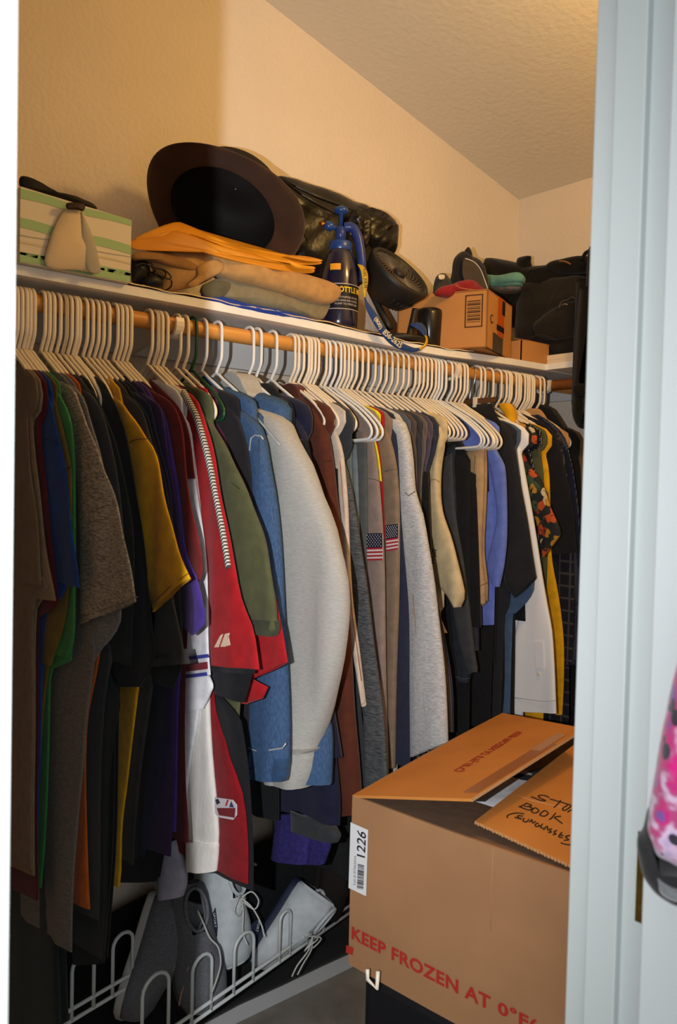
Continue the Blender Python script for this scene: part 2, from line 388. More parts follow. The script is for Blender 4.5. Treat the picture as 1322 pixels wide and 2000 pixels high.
taupe = cloth('cloth_mauve_taupe', (140, 122, 112)); lime = cloth('cloth_lime', (222, 214, 30)); gray_h = cloth('cloth_gray_fleece', (176, 174, 168), heather=.1); khaki = cloth('cloth_khaki', (176, 146, 108)); cream2 = cloth('cloth_sand', (204, 184, 142))
slate = cloth('cloth_slate', (84, 88, 98)); peri = cloth('cloth_periwinkle', (104, 124, 204)); steel = cloth('cloth_steel', (72, 94, 124)); shirtw = mat('cloth_shirting', (238, 238, 240), rough=.85, spec=.15, bump=(300, .15, .0006))
denim = mat('cloth_denim', (66, 92, 128), rough=.9, spec=.12, noise=(330, .24), bump=(420, .4, .001), scale=(1, 1, .3)); denim_d = mat('cloth_denim_dark', (44, 54, 78), rough=.9, spec=.12, noise=(60, .3), bump=(420, .5, .001), scale=(1, 1, .25))
heath3 = cloth('cloth_heather_blue', (190, 190, 190), heather=.24)
tan_suit = cloth('cloth_tan_suit', (184, 140, 92))

# ---- first packed group, near to far (left to right)
garment('t_shirt', 20, 'taupe t-shirt at the far left beside the door jamb, foremost and shortest sleeve', tan2, R=[(40, 740), (52, 800), (60, 900), (74, 1010), (84, 1143)], T=[(70, 1150), (66, 1300), (60, 1700)], hem=1700)
garment('t_shirt', 27, 'tan t-shirt at the far left with its sleeve hem just over the red one', tan_, R=[(50, 742), (61, 760), (71, 880), (86, 1030), (104, 1174)], T=[(76, 1180), (70, 1300), (64, 1700)], hem=1712, trim=tan2)
garment('t_shirt', 36, 'dark red t-shirt showing as a thin strip left of the royal blue one', maroon, R=[(58, 745), (80, 785), (84, 880), (96, 1000), (108, 1160)], T=[(80, 1180), (76, 1300), (70, 1750)], hem=1760)
garment('t_shirt', 45, 'royal blue t-shirt on the left beside the olive and green ones', blue, R=[(62, 742), (94, 769), (112, 844), (130, 949), (158, 1147)], T=[(100, 1180), (84, 1320), (78, 1500), (70, 1700)], hem=1700)
garment('t_shirt', 52, 'olive brown t-shirt between the royal blue and the heather grey one', olive_y, R=[(70, 736), (106, 781), (130, 880), (142, 950), (128, 1170), (104, 1300)], T=[(100, 1310), (84, 1400), (74, 1600)], hem=1600, sw=.13)
garment('t_shirt', 60, 'bright green t-shirt whose crumpled sleeve end hangs below the blue sleeve', green, R=[(66, 727), (118, 775), (143, 865), (149, 1015), (146, 1180), (143, 1250), (128, 1284)], T=[(104, 1300), (102, 1330), (95, 1500), (90, 1620), (78, 1735)], hem=1735, Lf=[(90, 770), (118, 840), (120, 1000), (120, 1150), (98, 1225), (112, 1278)])
garment('t_shirt', 80, 'large heather grey-brown t-shirt with wide drooping sleeve on the left', heath, R=[(88, 727), (139, 757), (154, 793), (184, 859), (220, 970), (271, 1174)], Lf=[(96, 740), (128, 790), (145, 910), (150, 1050), (150, 1150), (147, 1226)], T=[(175, 1215), (192, 1260), (172, 1380), (162, 1500), (148, 1622), (143, 1745), (142, 1860)], hem=1860, tmat=cloth('cloth_heather_shaded', (112, 106, 100), heather=.3))  # torso in a darker copy of the heather, shade put into its colour
garment('t_shirt', 89, 'cool grey heather t-shirt just behind the large grey-brown one', heath2, R=[(112, 735), (160, 775), (200, 900), (225, 1050), (235, 1189), (226, 1230), (186, 1292)], T=[(180, 1300), (160, 1400), (150, 1600), (138, 1790)], hem=1790)
garment('t_shirt', 98, 'orange t-shirt with only its side and hem showing right of the grey shirts', orange, R=[(112, 735), (150, 760), (180, 880), (205, 1100), (208, 1248)], T=[(204, 1250), (190, 1310), (172, 1400), (166, 1500), (169, 1700), (172, 1770)], hem=1778)
garment('t_shirt', 110, 'charcoal t-shirt behind the large heather grey one', charcoal, R=[(120, 736), (190, 784), (217, 868), (230, 940), (238, 1060), (246, 1180)], T=[(230, 1250), (205, 1400), (196, 1600), (190, 1800)], hem=1800)
garment('t_shirt', 122, 'blackish t-shirt with a long body hanging left of the mustard one', black2, R=[(135, 741), (185, 770), (225, 860), (245, 960), (258, 1100), (252, 1300)], T=[(240, 1340), (222, 1500), (215, 1700), (205, 1880)], hem=1880)
garment('t_shirt', 148, 'black t-shirt with wide sleeve in front of the mustard t-shirt', black, R=[(160, 743), (220, 775), (250, 865), (265, 970), (280, 1090), (295, 1210), (302, 1290), (268, 1342)], Lf=[(180, 790), (200, 900), (210, 1000), (215, 1200), (215, 1300), (235, 1340)], T=[(236, 1345), (225, 1500), (218, 1700)], hem=1700)
garment('t_shirt', 173, 'mustard yellow t-shirt with elbow-length sleeve on the left', mustard, R=[(184, 743), (220, 772), (250, 800), (286, 856), (304, 895), (334, 1015), (371, 1130)], Lf=[(215, 790), (240, 835), (256, 880), (271, 1030), (289, 1165), (295, 1196)], T=[(285, 1200), (278, 1310), (266, 1420), (250, 1530), (237, 1610), (234, 1700), (231, 1734)], hem=1734, th=.012)
garment('t_shirt', 184, 'dark grey t-shirt with stitched sleeve hem hanging under the mustard sleeve', dgray, R=[(205, 752), (265, 785), (288, 835), (320, 980), (336, 1160), (354, 1230), (368, 1296)], Lf=[(250, 850), (275, 950), (296, 1050), (300, 1180), (298, 1240), (300, 1302)], T=[(300, 1310), (285, 1450), (272, 1600), (262, 1680)], hem=1690, cuff=(.022, .0005, dgray))
garment('t_shirt', 194, 'near-black t-shirt with its sleeve mouth open below the dark grey sleeve', black, R=[(212, 752), (275, 790), (298, 850), (335, 1010), (350, 1150), (360, 1290), (336, 1346)], T=[(310, 1350), (292, 1480), (278, 1680)], hem=1680)
garment('t_shirt', 205, 'navy t-shirt between the mustard and the dark purple ones', navy, R=[(222, 748), (285, 780), (302, 830), (330, 960), (342, 1100), (345, 1200)], T=[(330, 1300), (322, 1420), (300, 1600), (285, 1680)], hem=1672)
garment('t_shirt', 221, 'dark purple t-shirt with limp sleeve below the mustard sleeve hem', purple_d, R=[(235, 745), (295, 778), (316, 805), (330, 910), (345, 1005), (362, 1105), (378, 1180), (376, 1236)], T=[(345, 1260), (338, 1400), (336, 1540), (333, 1674)], hem=1674, Lf=[(270, 800), (300, 900), (320, 1010), (330, 1110), (330, 1180), (350, 1216)])
garment('t_shirt', 230, 'violet t-shirt with a bright rumpled sleeve end beside the white sleeve', purple, R=[(250, 746), (302, 782), (324, 820), (342, 930), (366, 1080), (388, 1130), (402, 1195), (400, 1222), (378, 1241)], T=[(360, 1250), (346, 1400), (342, 1620)], hem=1626, Lf=[(290, 830), (320, 950), (340, 1060), (352, 1120), (356, 1180), (362, 1216)])
garment('t_shirt', 239, 'dull maroon t-shirt with long sleeve in front of the white ringer sleeve', mar2, R=[(253, 742), (328, 781), (352, 829), (362, 900), (376, 985), (392, 1060), (399, 1111), (392, 1132)], Lf=[(300, 800), (328, 850), (336, 960), (352, 1060), (366, 1110), (380, 1140)], T=[(372, 1150), (364, 1300), (360, 1500), (366, 1640)], hem=1648, tmat=cloth('cloth_maroon_shaded', (76, 24, 28)))  # body uses the maroon darkened, with its shade painted in
# ---- the small group of six
t, y = garment('baseball_shirt', 288, 'white and maroon raglan shirt with blue and maroon stripes round the sleeve', white, R=[(300, 745), (345, 790), (372, 840), (380, 930), (392, 1030), (402, 1130), (406, 1250), (412, 1318)], Lf=[(318, 780), (342, 840), (352, 930), (360, 1030), (366, 1150), (360, 1250), (358, 1318)], T=[(396, 1320), (372, 1500), (366, 1600)], hem=1600)
P = [(300, 741), (348, 786), (374, 842), (384, 925), (386, 935)]; Q = [(306, 765), (338, 830), (350, 885), (364, 925), (368, 935)]
sheet('yoke', smx(xz(Q, y)), smx(xz(P, y)), y-.008, .008, mar2, t, amp=.002, ph=5, nr=16)
for a, b, m_ in ((1279, 1286, 'navy'), (1294, 1308, 'mar'), (1314, 1321, 'navy')):
    Lq = [(359, a+4), (359, b+4)]; Rq = [(408, a-2), (409.5, b-2)]
    ys = y-.010*.32
    o = sheet('sleeve_stripe', xz(Lq, ys), xz(Rq, ys), ys-.001, .0105, cloth('cloth_stripe_navy', (52, 56, 140)) if m_ == 'navy' else cloth('cloth_stripe_maroon', (116, 38, 48)), t, amp=.0031, ph=GI[0]*.35, nr=3, grow=False)
sheet('sleeve_end', xz([(358, 1320), (356, 1345), (364, 1383)], y), xz([(411, 1318), (420, 1340), (398, 1384)], y), y-.004, .014, white, t, amp=.003, ph=2, nr=10)
garment('thermal_shirt', 300, 'off-white waffle thermal shirt, its long sleeve and ribbed cuff hanging low', thermal, R=[(312, 745), (352, 790), (376, 860), (392, 1000), (404, 1200), (406, 1365), (415, 1505), (424, 1624), (419, 1701)], Lf=[(330, 790), (348, 870), (356, 1000), (362, 1200), (364, 1386), (366, 1500), (368, 1610), (368, 1701)], T=[(380, 1300), (374, 1500), (372, 1560)], hem=1560, th=.02, sy=-.002, cuff=(.075, .002, thermal))
t, y = garment('baseball_jersey', 308, 'bright red jersey with braided white piping down the shoulder and sleeve', red, R=[(301, 739), (372, 768), (400, 828), (418, 892), (434, 968), (460, 1100), (474, 1180), (494, 1240), (505, 1308)], Lf=[(325, 760), (352, 800), (366, 880), (380, 960), (396, 1050), (403, 1190), (410, 1298)], T=[(415, 1310), (424, 1400), (445, 1450), (473, 1540), (484, 1640), (484, 1722)], hem=1727, th=.016, sw=.16, tmat=cloth('cloth_red_shaded', (128, 20, 28)), trim=dred)  # jersey body: the red cloth with shade mixed into the colour
jy = y
# dark lining at the sleeve hem, emblem and braid
sheet('hem_band', xz([(412, 1297), (414, 1310)], y), xz([(505, 1306), (503, 1314)], y), y-.006, .018, black, t, amp=.003, ph=GI[0]*.35, nr=3, grow=False)
yf = y-.0145
for q in ([(419, 1264), (427, 1264), (436, 1238), (431, 1241)], [(431, 1263), (440, 1263), (449, 1236), (440, 1238)], [(442, 1262), (450, 1260), (446, 1240)]):
    P = [atY(a, b, yf) for a, b in q]; MB().slab(P, (0, -.001, 0)).build('sleeve_emblem', cloth('cloth_emblem', (236, 206, 178)), t, smooth=False)
br = smx(xz([(370, 768), (388, 800), (400, 828), (418, 892), (434, 968), (448, 1040), (460, 1110)], y), 6)
br = [Vector((a, 0, b)) for a, b in br]; br = resamp(br, 60)
mb = MB(); bw = cloth('cloth_braid_white', (226, 220, 206)); bk = cloth('cloth_braid_dark', (70, 74, 76)); 
for i in range(59):
    mb.mi = 0; p = br[i]; q = br[i+1]; d = (q-p).normalized(); nn = Vector((d.z, 0, -d.x)); nn = nn if nn.x > 0 else -nn
    a0 = Vector((p.x, y-.012, p.z)) - nn*.0015; 
    for j, mi in ((0, 0), (1, 1)):
        mb.mi = mi; s0 = p.lerp(q, j*.5); s1 = p.lerp(q, j*.5+.5)
        mb.slab([Vector((s0.x, y-.010, s0.z))-nn*.004, Vector((s0.x, y-.010, s0.z+.003))+nn*.004, Vector((s1.x, y-.010, s1.z+.003))+nn*.004, Vector((s1.x, y-.010, s1.z))-nn*.004], (0, -.009, 0))
mb.build('piping', bw, t, mats=[bw, bk])
# jock patch near the jersey hem
P = [atY(a, b, y-.011) for a, b in ((420, 1557), (455, 1562), (463, 1572), (463, 1592), (456, 1601), (428, 1596), (420, 1588))]
MB().slab(P, (0, -.0012, 0)).build('hem_patch', mat('patch_white', (206, 200, 206), rough=.8), t, smooth=False)
for q, m_ in (([(424, 1578), (460, 1578), (458, 1597), (428, 1592)], dred), ([(440, 1574), (444, 1562), (447, 1562), (443, 1574)], red), ([(448, 1576), (452, 1565), (457, 1577)], cloth('cloth_patch_navy', (40, 52, 96))), ([(421, 1562), (426, 1560), (430, 1568), (424, 1572)], navy)):
    MB().slab([atY(a, b, y-.0125) for a, b in q], (0, -.0008, 0)).build('patch_mark', m_, t, smooth=False)
garment('t_shirt', 318, 'black t-shirt whose body shows right of the red jersey hem', black, R=[(330, 748), (385, 790), (410, 860), (440, 1000), (470, 1180), (490, 1290), (476, 1372)], T=[(470, 1380), (484, 1500), (494, 1640), (494, 1740)], hem=1740, th=.014)
t, y = garment('baseball_jersey', 358, 'second red jersey, its sleeve hem showing right of the olive sleeve', red, R=[(340, 750), (392, 800), (430, 900), (480, 1020), (520, 1110), (540, 1190), (552, 1230), (562, 1293)], Lf=[(360, 800), (390, 900), (420, 1050), (430, 1200), (440, 1300), (450, 1345)], T=[(505, 1310), (522, 1340), (516, 1365), (498, 1377), (484, 1372)], hem=1375, th=.016, trim=dred, w=.11)
# ---- the loosely spaced ones
garment('henley_shirt', 343, 'olive green long shirt sleeve with ribbed cuff beside the braided red jersey', olive, R=[(378, 783), (411, 826), (439, 871), (463, 916), (487, 974), (509, 1040), (524, 1110), (536, 1165), (541, 1225), (533, 1243)], Lf=[(384, 810), (404, 880), (428, 960), (440, 1040), (460, 1110), (474, 1172), (490, 1215), (505, 1236)], T=[(480, 1250), (470, 1400), (465, 1460)], hem=1460, th=.022, hang='w', cuff=(.03, .001, cloth('cloth_olive_rib', (62, 66, 50))))
hanger(374, 'dark green plastic hanger alone on the rod between the white ones', 'g', 0, None)
garment('plum_top', 384, 'thin plum-coloured top just showing between the olive and the black shirts', plum, R=[(385, 775), (420, 820), (438, 850), (446, 890), (448, 930)], th=.012, hem=.5, hang=None, dy=.0, w=.09)
garment('t_shirt', 394, 'black shirt with rounded shoulder left of the denim jackets', cloth('cloth_black_warm', (36, 34, 38)), R=[(392, 762), (451, 801), (472, 841), (486, 900), (494, 983), (500, 1100), (506, 1180)], th=.02, sw=.17, hem=.78, hang='b', hlabel='white plastic hanger whose bare end crosses in front of the black shirt')
dt = []
def seam(t, pts, y, m, r=.0012): MB().tube([atY(a, b, y) for a, b in pts], r, 5).build('seam', m, t)
thread = cloth('thread_pale', (186, 190, 192)); thread_d = cloth('thread_dark', (60, 78, 108))
t, y = garment('denim_jacket', 423, 'faded blue denim jacket with turned-up collar and long sleeve cuff', denim, R=[(398, 738), (427, 771), (463, 795), (499, 823), (514, 850), (523, 892), (536, 968), (548, 1100), (556, 1250), (560, 1400), (560, 1500), (556, 1524)], Lf=[(430, 800), (455, 840), (468, 880), (478, 980), (486, 1100), (488, 1250), (482, 1380), (480, 1460), (481, 1516)], th=.045, amp=.005, hang='b', hem=.6, w=.2, collar=False, cuff=(.062, .002, cloth('cloth_denim_cuff', (52, 78, 112))))
seam(t, [(480, 1459), (500, 1466), (520, 1466), (552, 1461), (558, 1452)], y-.036, thread, .0016); seam(t, [(482, 1500), (520, 1506), (556, 1500)], y-.036, thread_d)
seam(t, [(487, 880), (490, 856), (498, 850), (510, 852), (514, 858)], y-.034, thread, .0016); seam(t, [(505, 858), (506, 1000), (512, 1150), (520, 1300)], y-.034, thread_d)
# standing collar
def collar_piece(t, q, y, th, m, name='collar'):
    P = sm([atY(a, b, y) for a, b in q], 4, closed=True)
    o = MB().slab(P, (0, th, 0)).build(name, m, t, smooth=False); bevel(o, .003, 3); return o
collar_piece(t, [(392, 738), (404, 736), (424, 762), (430, 790), (416, 782), (396, 768)], y-.016, .02, denim)
t, y = garment('hooded_jacket', 485, 'denim jacket with big light grey fleece sleeves, the largest sleeve in the row', gray_h, tmat=denim, R=[(466, 782), (548, 814), (572, 850), (596, 892), (623, 968), (657, 1060), (672, 1119), (677, 1180), (674, 1240), (662, 1312), (637, 1392), (612, 1460), (606, 1505), (599, 1537)], Lf=[(520, 810), (541, 855), (540, 953), (543, 1104), (547, 1172), (546, 1295), (534, 1382), (532, 1438), (538, 1470), (531, 1522)], T=[(610, 1330), (634, 1400), (641, 1440), (641, 1534)], hem=1534, th=.075, amp=.006, hang='b', cuff=(.07, .0015, gray_h), collar=False)
# rounded cap of denim over the shoulder where the fleece sleeve is set in
sheet('shoulder_cap', xz([(468, 786), (500, 812), (525, 835), (541, 856)], y), xz([(466, 780), (520, 797), (552, 814), (574, 852)], y), y-.03, .06, denim, t, amp=.002, nr=14, grow=False)
mb = MB()
for k in range(14):
    u = k/13; a = (506+38*u, 822+44*u); mb.tube([atY(a[0]-3, a[1]-6, y-.064+.004*u), atY(a[0]+3, a[1]+4, y-.064+.004*u)], .0014, 5)
o = mb.build('stitching', thread, t); o['kind'] = 'stuff'
collar_piece(t, [(430, 745), (440, 728), (452, 726), (466, 734), (476, 756), (483, 768), (480, 778), (462, 788), (444, 782), (426, 772)], y-.05, .05, gray_h)
sheet('sleeve_seam', xz([(533, 1441), (570, 1464)], y-.024), xz([(617, 1462), (612, 1468)], y-.024), y-.0245, .0765, cloth('cloth_fleece_rib', (150, 148, 142)), t, amp=.0054, ph=GI[0]*.35, nr=3, grow=False)
garment('navy_jacket', 530, 'dark navy fleece jacket with hem below the grey fleece sleeve', navy, R=[(505, 750), (535, 785), (572, 808), (590, 835), (602, 892), (615, 1000), (632, 1150), (640, 1300), (655, 1420), (662, 1480)], T=[(650, 1400), (660, 1480), (666, 1560), (664, 1612)], hem=1612, th=.05, amp=.005, hang='b', sw=.15, collar=False)
garment('black_shirt', 500, 'black shirt with high neck directly behind the grey fleece collar', black, R=[(510, 750), (532, 752), (556, 800), (566, 850)], th=.02, hem=.7, hang='b', collar=False)
t, y = garment('brown_sweater', 573, 'rust brown long-sleeved sweater with stand-up collar', brown, R=[(552, 765), (584, 771), (626, 814), (641, 862), (647, 907), (655, 968), (669, 1080), (680, 1225), (688, 1365), (698, 1500), (702, 1590)], Lf=[(572, 790), (596, 840), (604, 900), (620, 1000), (640, 1150), (650, 1300), (652, 1450), (658, 1590)], th=.04, amp=.004, sw=.13, hem=.9, w=.19, collar=False)
collar_piece(t, [(543, 760), (556, 750), (568, 749), (578, 757), (584, 775), (596, 788), (590, 800), (566, 790), (548, 778)], y-.022, .03, brown)

def find(lab):
    for o in bpy.data.objects:
        if o.get('label', '').startswith(lab): return o
sm_dark = cloth('seam_dark_brown', (40, 26, 18))  # dark brown for the sleeve seams
for lab, px, pts, dz, m_ in (('mustard yellow', 173, [(253, 864), (266, 858), (278, 857), (288, 857)], .0105, cloth('seam_mustard', (130, 90, 10))), ('dull maroon', 239, [(329, 834), (340, 829), (352, 829)], .0095, sm_dark), ('royal blue', 45, [(88, 858), (100, 856), (113, 868)], .0095, navy), ('olive brown', 52, [(124, 918), (131, 915), (138, 912)], .0095, sm_dark),
    ('olive green long', 343, [(440, 936), (454, 944), (468, 955)], .0185, cloth('seam_olive', (50, 52, 34))), ('rust brown', 573, [(622, 905), (634, 901), (646, 900)], .0285, sm_dark), ('large heather', 80, [(150, 1208), (200, 1192), (268, 1166)], .0095, tan2), ('mustard yellow', 173, [(294, 1182), (330, 1148), (367, 1120)], .0105, cloth('seam_mustard', (130, 90, 10))), ('dark grey t', 184, [(302, 1290), (330, 1287), (364, 1282)], .0095, charcoal)):
    seam(find(lab), pts, yrod(px)-dz, m_, .0008)

# ---- the long packed middle run
t, y = garment('knit_shirt', 598, 'pale cream long-sleeved shirt with narrow limp sleeve right of the rust brown sweater', cream, R=[(622, 785), (636, 806), (652, 832), (668, 877), (674, 930), (679, 983), (686, 1100), (692, 1190), (702, 1280), (712, 1372)], Lf=[(632, 820), (645, 850), (650, 900), (660, 1000), (668, 1100), (676, 1200), (694, 1290), (711, 1380)], th=.016, w=.165, hem=.8, hang='w')
mb = MB()
for pts in ([(664, 900), (672, 1000), (680, 1100), (688, 1200), (706, 1330)],): mb.tube([atY(a, b, y-.012) for a, b in pts], .001, 5)
mb.build('piping', cloth('thread_rust', (170, 110, 90)), t)
garment('slub_shirt', 612, 'charcoal slub-knit long sleeve right of the cream sleeve', slub, R=[(648, 830), (664, 880), (680, 930), (698, 1020), (708, 1090), (720, 1172), (734, 1295), (745, 1400), (754, 1505), (757, 1540)], Lf=[(640, 860), (660, 920), (678, 1000), (688, 1100), (696, 1200), (706, 1300), (712, 1400), (716, 1540)], th=.02, w=.16, hem=.95, T=[(690, 1200), (708, 1400), (716, 1540)])
garment('slate_shirt', 605, 'dark slate long shirt showing only low down behind the cream sleeve', charcoal, T=[(660, 900), (690, 1150), (702, 1350), (718, 1480), (722, 1600)], hem=1600, th=.014, w=.16)
pg = cloth('cloth_gray_green', (98, 106, 102)); pgd = cloth('cloth_slate_gray', (84, 86, 84))
def trousers(px, label, m, Lq, Rq, th=.02, hlabel=None, hang='b', name='trousers', amp=.002, dy=0, cat='trousers', tilt=0, grp=None):
    y = yrod(px)+dy; t = empty(name, (RX, y, NZ-.1), label, cat, grp); GI[0] += 1
    sheet('leg', smx(xz(Lq, y)), smx(xz(Rq, y)), y-th*.3, th*.7, m, t, amp=amp, ph=GI[0], fr=30, nr=26)
    q = [(a-6, b+8) for a, b in Lq]; r_ = [(a-6, b-5) for a, b in Rq]
    sheet('leg', smx(xz(q, y)), smx(xz(r_, y)), y+th*.35, th*.7, m, t, amp=amp, ph=GI[0]+.6, fr=30, nr=26)
    if hang: hanger(px, hlabel or 'bright white plastic hanger holding the %s' % short(label), hang, tilt, 'hangers on the left rod', Y=y, big=1.3)
    return t, y
trousers(634, 'grey-green trousers folded over a hanger, left of the brown-grey ones', pg, [(668, 905), (672, 1000), (684, 1150), (694, 1290), (704, 1420)], [(690, 870), (692, 960), (706, 1080), (720, 1300), (734, 1480)])
trousers(645, 'blue-grey trousers with vertical creases on a bare white hanger', cloth('cloth_blue_gray', (104, 116, 124)), [(676, 880), (682, 1000), (690, 1150), (700, 1400)], [(700, 868), (704, 960), (706, 1060), (712, 1400)])
trousers(655, 'dark grey trousers hanging just left of the first flag sleeve', pgd, [(690, 860), (696, 1000), (700, 1150), (706, 1400)], [(720, 866), (722, 980), (722, 1060), (720, 1400)])
def flag(t, q, y):
    # q: tl, tr, br, bl in photo pixels
    P = [atY(a, b, y) for a, b in q]; tl, tr, br_, bl = P
    g = quadmap((bl, br_, tr, tl)); rd = cloth('flag_red', (176, 36, 50)); wt = cloth('flag_white', (226, 214, 206)); nv = cloth('flag_navy', (22, 28, 52))
    def rect(u0, v0, u1, v1, off, nm, m): MB().slab([g(u0, v0)+Vector((0, -off, 0)), g(u1, v0)+Vector((0, -off, 0)), g(u1, v1)+Vector((0, -off, 0)), g(u0, v1)+Vector((0, -off, 0))], (0, -.0008, 0)).build(nm, m, t, smooth=False)
    rect(0, 0, 1, 1, 0, 'flag_patch', wt); rect(0, .47, 1, 1, .001, 'flag_canton', nv)
    for k in range(4): rect(0, .47*(2*k)/7, 1, .47*(2*k+1)/7, .001, 'flag_stripe', rd)
    mb = MB()
    for r_ in range(7):
        for c_ in range(6 if r_ % 2 == 0 else 5):
            u = (c_+.5 + (0 if r_ % 2 == 0 else .5))/6; v = .5+.47*(r_+.5)/7; c0 = g(u, v)+Vector((0, -.0022, 0)); pts = []
            for k in range(10):
                an = math.pi*k/5+math.pi/2; rr = .0019 if k % 2 == 0 else .0009; pts.append(c0+Vector((rr*math.cos(an), 0, rr*math.sin(an))))
            mb.add(pts, [tuple(range(10))])
    o = mb.build('flag_stars', wt, t, smooth=False); o['kind'] = 'stuff'
t, y = garment('flag_shirt', 662, 'mauve-taupe long-sleeved shirt with the left, lower flag patch on its sleeve', taupe, R=[(700, 840), (726, 856), (736, 900), (742, 960), (747, 1034), (750, 1120), (751, 1200), (752, 1350), (755, 1500), (757, 1540)], Lf=[(704, 890), (706, 930), (700, 1000), (704, 1060), (714, 1120), (722, 1200), (736, 1300), (746, 1400), (752, 1540)], th=.02, w=.15, hem=.9, amp=.0015)
flag(t, [(716, 1042), (747, 1041), (748, 1094), (716, 1095)], y-.0185)
seam(t, [(702, 935), (715, 934), (730, 936), (741, 940)], y-.0175, pgd, .0009)
garment('lime_shirt', 670, 'lime yellow shirt showing as a narrow bright strip down the packed run', lime, R=[(676, 792), (700, 806), (713, 825), (726, 845), (736, 868), (742, 900), (746, 940)], th=.008, w=.14, hem=.42, sw=.1, amp=.001)
garment('thin_red_shirt', 677, 'scarlet shirt showing as a very thin strip beside the lime yellow one', red, R=[(690, 800), (716, 822), (735, 855), (742, 885), (747, 935), (750, 1000), (752, 1053)], th=.008, w=.14, hem=.45, sw=.1, amp=.001)
t, y = garment('flag_shirt', 686, 'olive-taupe long-sleeved shirt with the right, higher flag patch on its sleeve', cloth('cloth_olive_taupe', (132, 112, 92)), R=[(700, 800), (735, 818), (754, 838), (764, 865), (772, 900), (776, 935), (779, 980), (779, 1093), (777, 1200), (772, 1350), (769, 1500)], Lf=[(722, 835), (742, 870), (748, 935), (752, 1053), (752, 1200), (753, 1350), (757, 1500)], th=.02, w=.15, hem=.9, amp=.0015)
flag(t, [(754, 1026), (778, 1023), (778, 1073), (755, 1077)], y-.0185)
seam(t, [(750, 922), (760, 918), (773, 917)], y-.0175, pgd, .0009)
t, y = garment('navy_long_shirt', 697, 'dark navy long shirt hanging between the olive-taupe flag sleeve and the heather grey sleeve', cloth('cloth_navy_dusk', (48, 50, 68)), R=[(712, 800), (760, 826), (776, 850), (780, 900), (786, 1000), (790, 1093), (797, 1200), (799, 1350), (799, 1500)], th=.016, w=.16, hem=.95)
t, y = garment('heather_shirt', 708, 'pale heather grey long-sleeved shirt with a thin seam down the sleeve', heath3, R=[(719, 798), (760, 808), (788, 825), (798, 860), (804, 900), (809, 959), (828, 1014), (845, 1112), (854, 1200), (865, 1290), (870, 1360), (873, 1450)], Lf=[(740, 812), (766, 835), (778, 870), (782, 975), (788, 1060), (792, 1100), (797, 1200), (798, 1350), (799, 1480)], th=.035, w=.16, hem=.95, amp=.004)
seam(t, [(790, 962), (798, 968), (810, 960)], y-.030, pgd, .0009); seam(t, [(806, 1160), (815, 1260), (826, 1350), (834, 1440), (838, 1480)], y-.029, cloth('thread_tan', (160, 126, 92)), .0011)
for k, (px, lab, c) in enumerate([(722, 'slate grey shirt', slate), (733, 'brown-grey shirt', cloth('cloth_brown_gray', (86, 74, 66))), (744, 'dark charcoal shirt', charcoal), (755, 'grey-brown shirt', cloth('cloth_brown_gray2', (104, 92, 84))), (766, 'dull plum-grey shirt', cloth('cloth_plum_gray', (86, 76, 88))), (777, 'blackish blue shirt', cloth('cloth_ink', (52, 56, 70)))]):
    o = 12*k
    garment('dress_shirt', px, lab + ' packed in the middle run, ' + ['just right of the heather grey sleeve', 'second right of the heather grey sleeve', 'third right of the heather grey sleeve', 'fourth right of the heather grey sleeve', 'fifth right of the heather grey sleeve', 'against the sand-coloured shirt'][k], c,
            R=[(745+o*.95, 800+k*2), (770+o, 815+k*2), (790+o, 835+k), (802+o*.85, 870), (810+o*.4, 930), (812+o*.3, 1000), (820+o*.2, 1100), (842+o*.3, 1200), (862+o*.35, 1320), (874+o*.22, 1430)], th=.013, w=.15, hem=.9, amp=.002, sw=.13)
t, y = garment('sand_shirt', 800, 'sand-coloured short-sleeved shirt with dark printed writing on the flared sleeve', cream2, R=[(812, 798), (838, 810), (857, 829), (867, 857), (861, 885), (857, 912), (856, 955), (862, 994), (880, 1045), (896, 1093), (904, 1130), (908, 1163), (900, 1184)], Lf=[(826, 820), (840, 850), (845, 880), (843, 935), (836, 990), (833, 1030), (838, 1090), (847, 1132), (880, 1168), (896, 1186)], th=.03, w=.14, hem=.6, amp=.006, T=[(850, 1190), (880, 1260), (900, 1330), (905, 1420)])
dkg = mat('ink_dark', (40, 48, 40), rough=.8)
lettering('sleeve_print', 'OJ KE', [atY(834, 1080, y-.033), atY(854, 1092, y-.033), atY(853, 1074, y-.033), atY(834, 1064, y-.033)], (0, -.003, 0), dkg, t, bold=.02)
lettering('sleeve_print', '02', [atY(836, 1097, y-.033), atY(849, 1102, y-.033), atY(849, 1088, y-.033), atY(836, 1082, y-.033)], (0, -.003, 0), dkg, t, bold=.02)
seam(t, [(840, 938), (850, 936), (858, 942)], y-.024, cloth('thread_sand', (150, 128, 90)), .0009)
# jeans and khakis
jb = mat('cloth_black_denim', (40, 44, 52), rough=.9, noise=(60, .25), bump=(300, .3, .001))
trousers(846, 'charcoal trousers at the left of the folded jeans', cloth('cloth_char_jean', (62, 64, 66)), [(858, 905), (862, 1000), (878, 1100), (900, 1250), (918, 1310)], [(886, 886), (892, 1000), (908, 1100), (925, 1250), (934, 1312)])
t, y = trousers(852, 'black jeans folded over a hanger with long legs reaching lowest', jb, [(866, 880), (868, 960), (876, 1080), (886, 1200), (888, 1328)], [(898, 868), (900, 960), (908, 1080), (918, 1200), (918, 1332)], th=.03)
seam(t, [(889, 1322), (903, 1326), (917, 1325)], y-.024, thread_d, .001)
trousers(860, 'dark jeans folded between the black pair and the khaki pair', jb, [(890, 870), (894, 960), (904, 1080), (918, 1200), (922, 1270)], [(904, 880), (912, 960), (922, 1080), (935, 1190), (937, 1270)], th=.02)
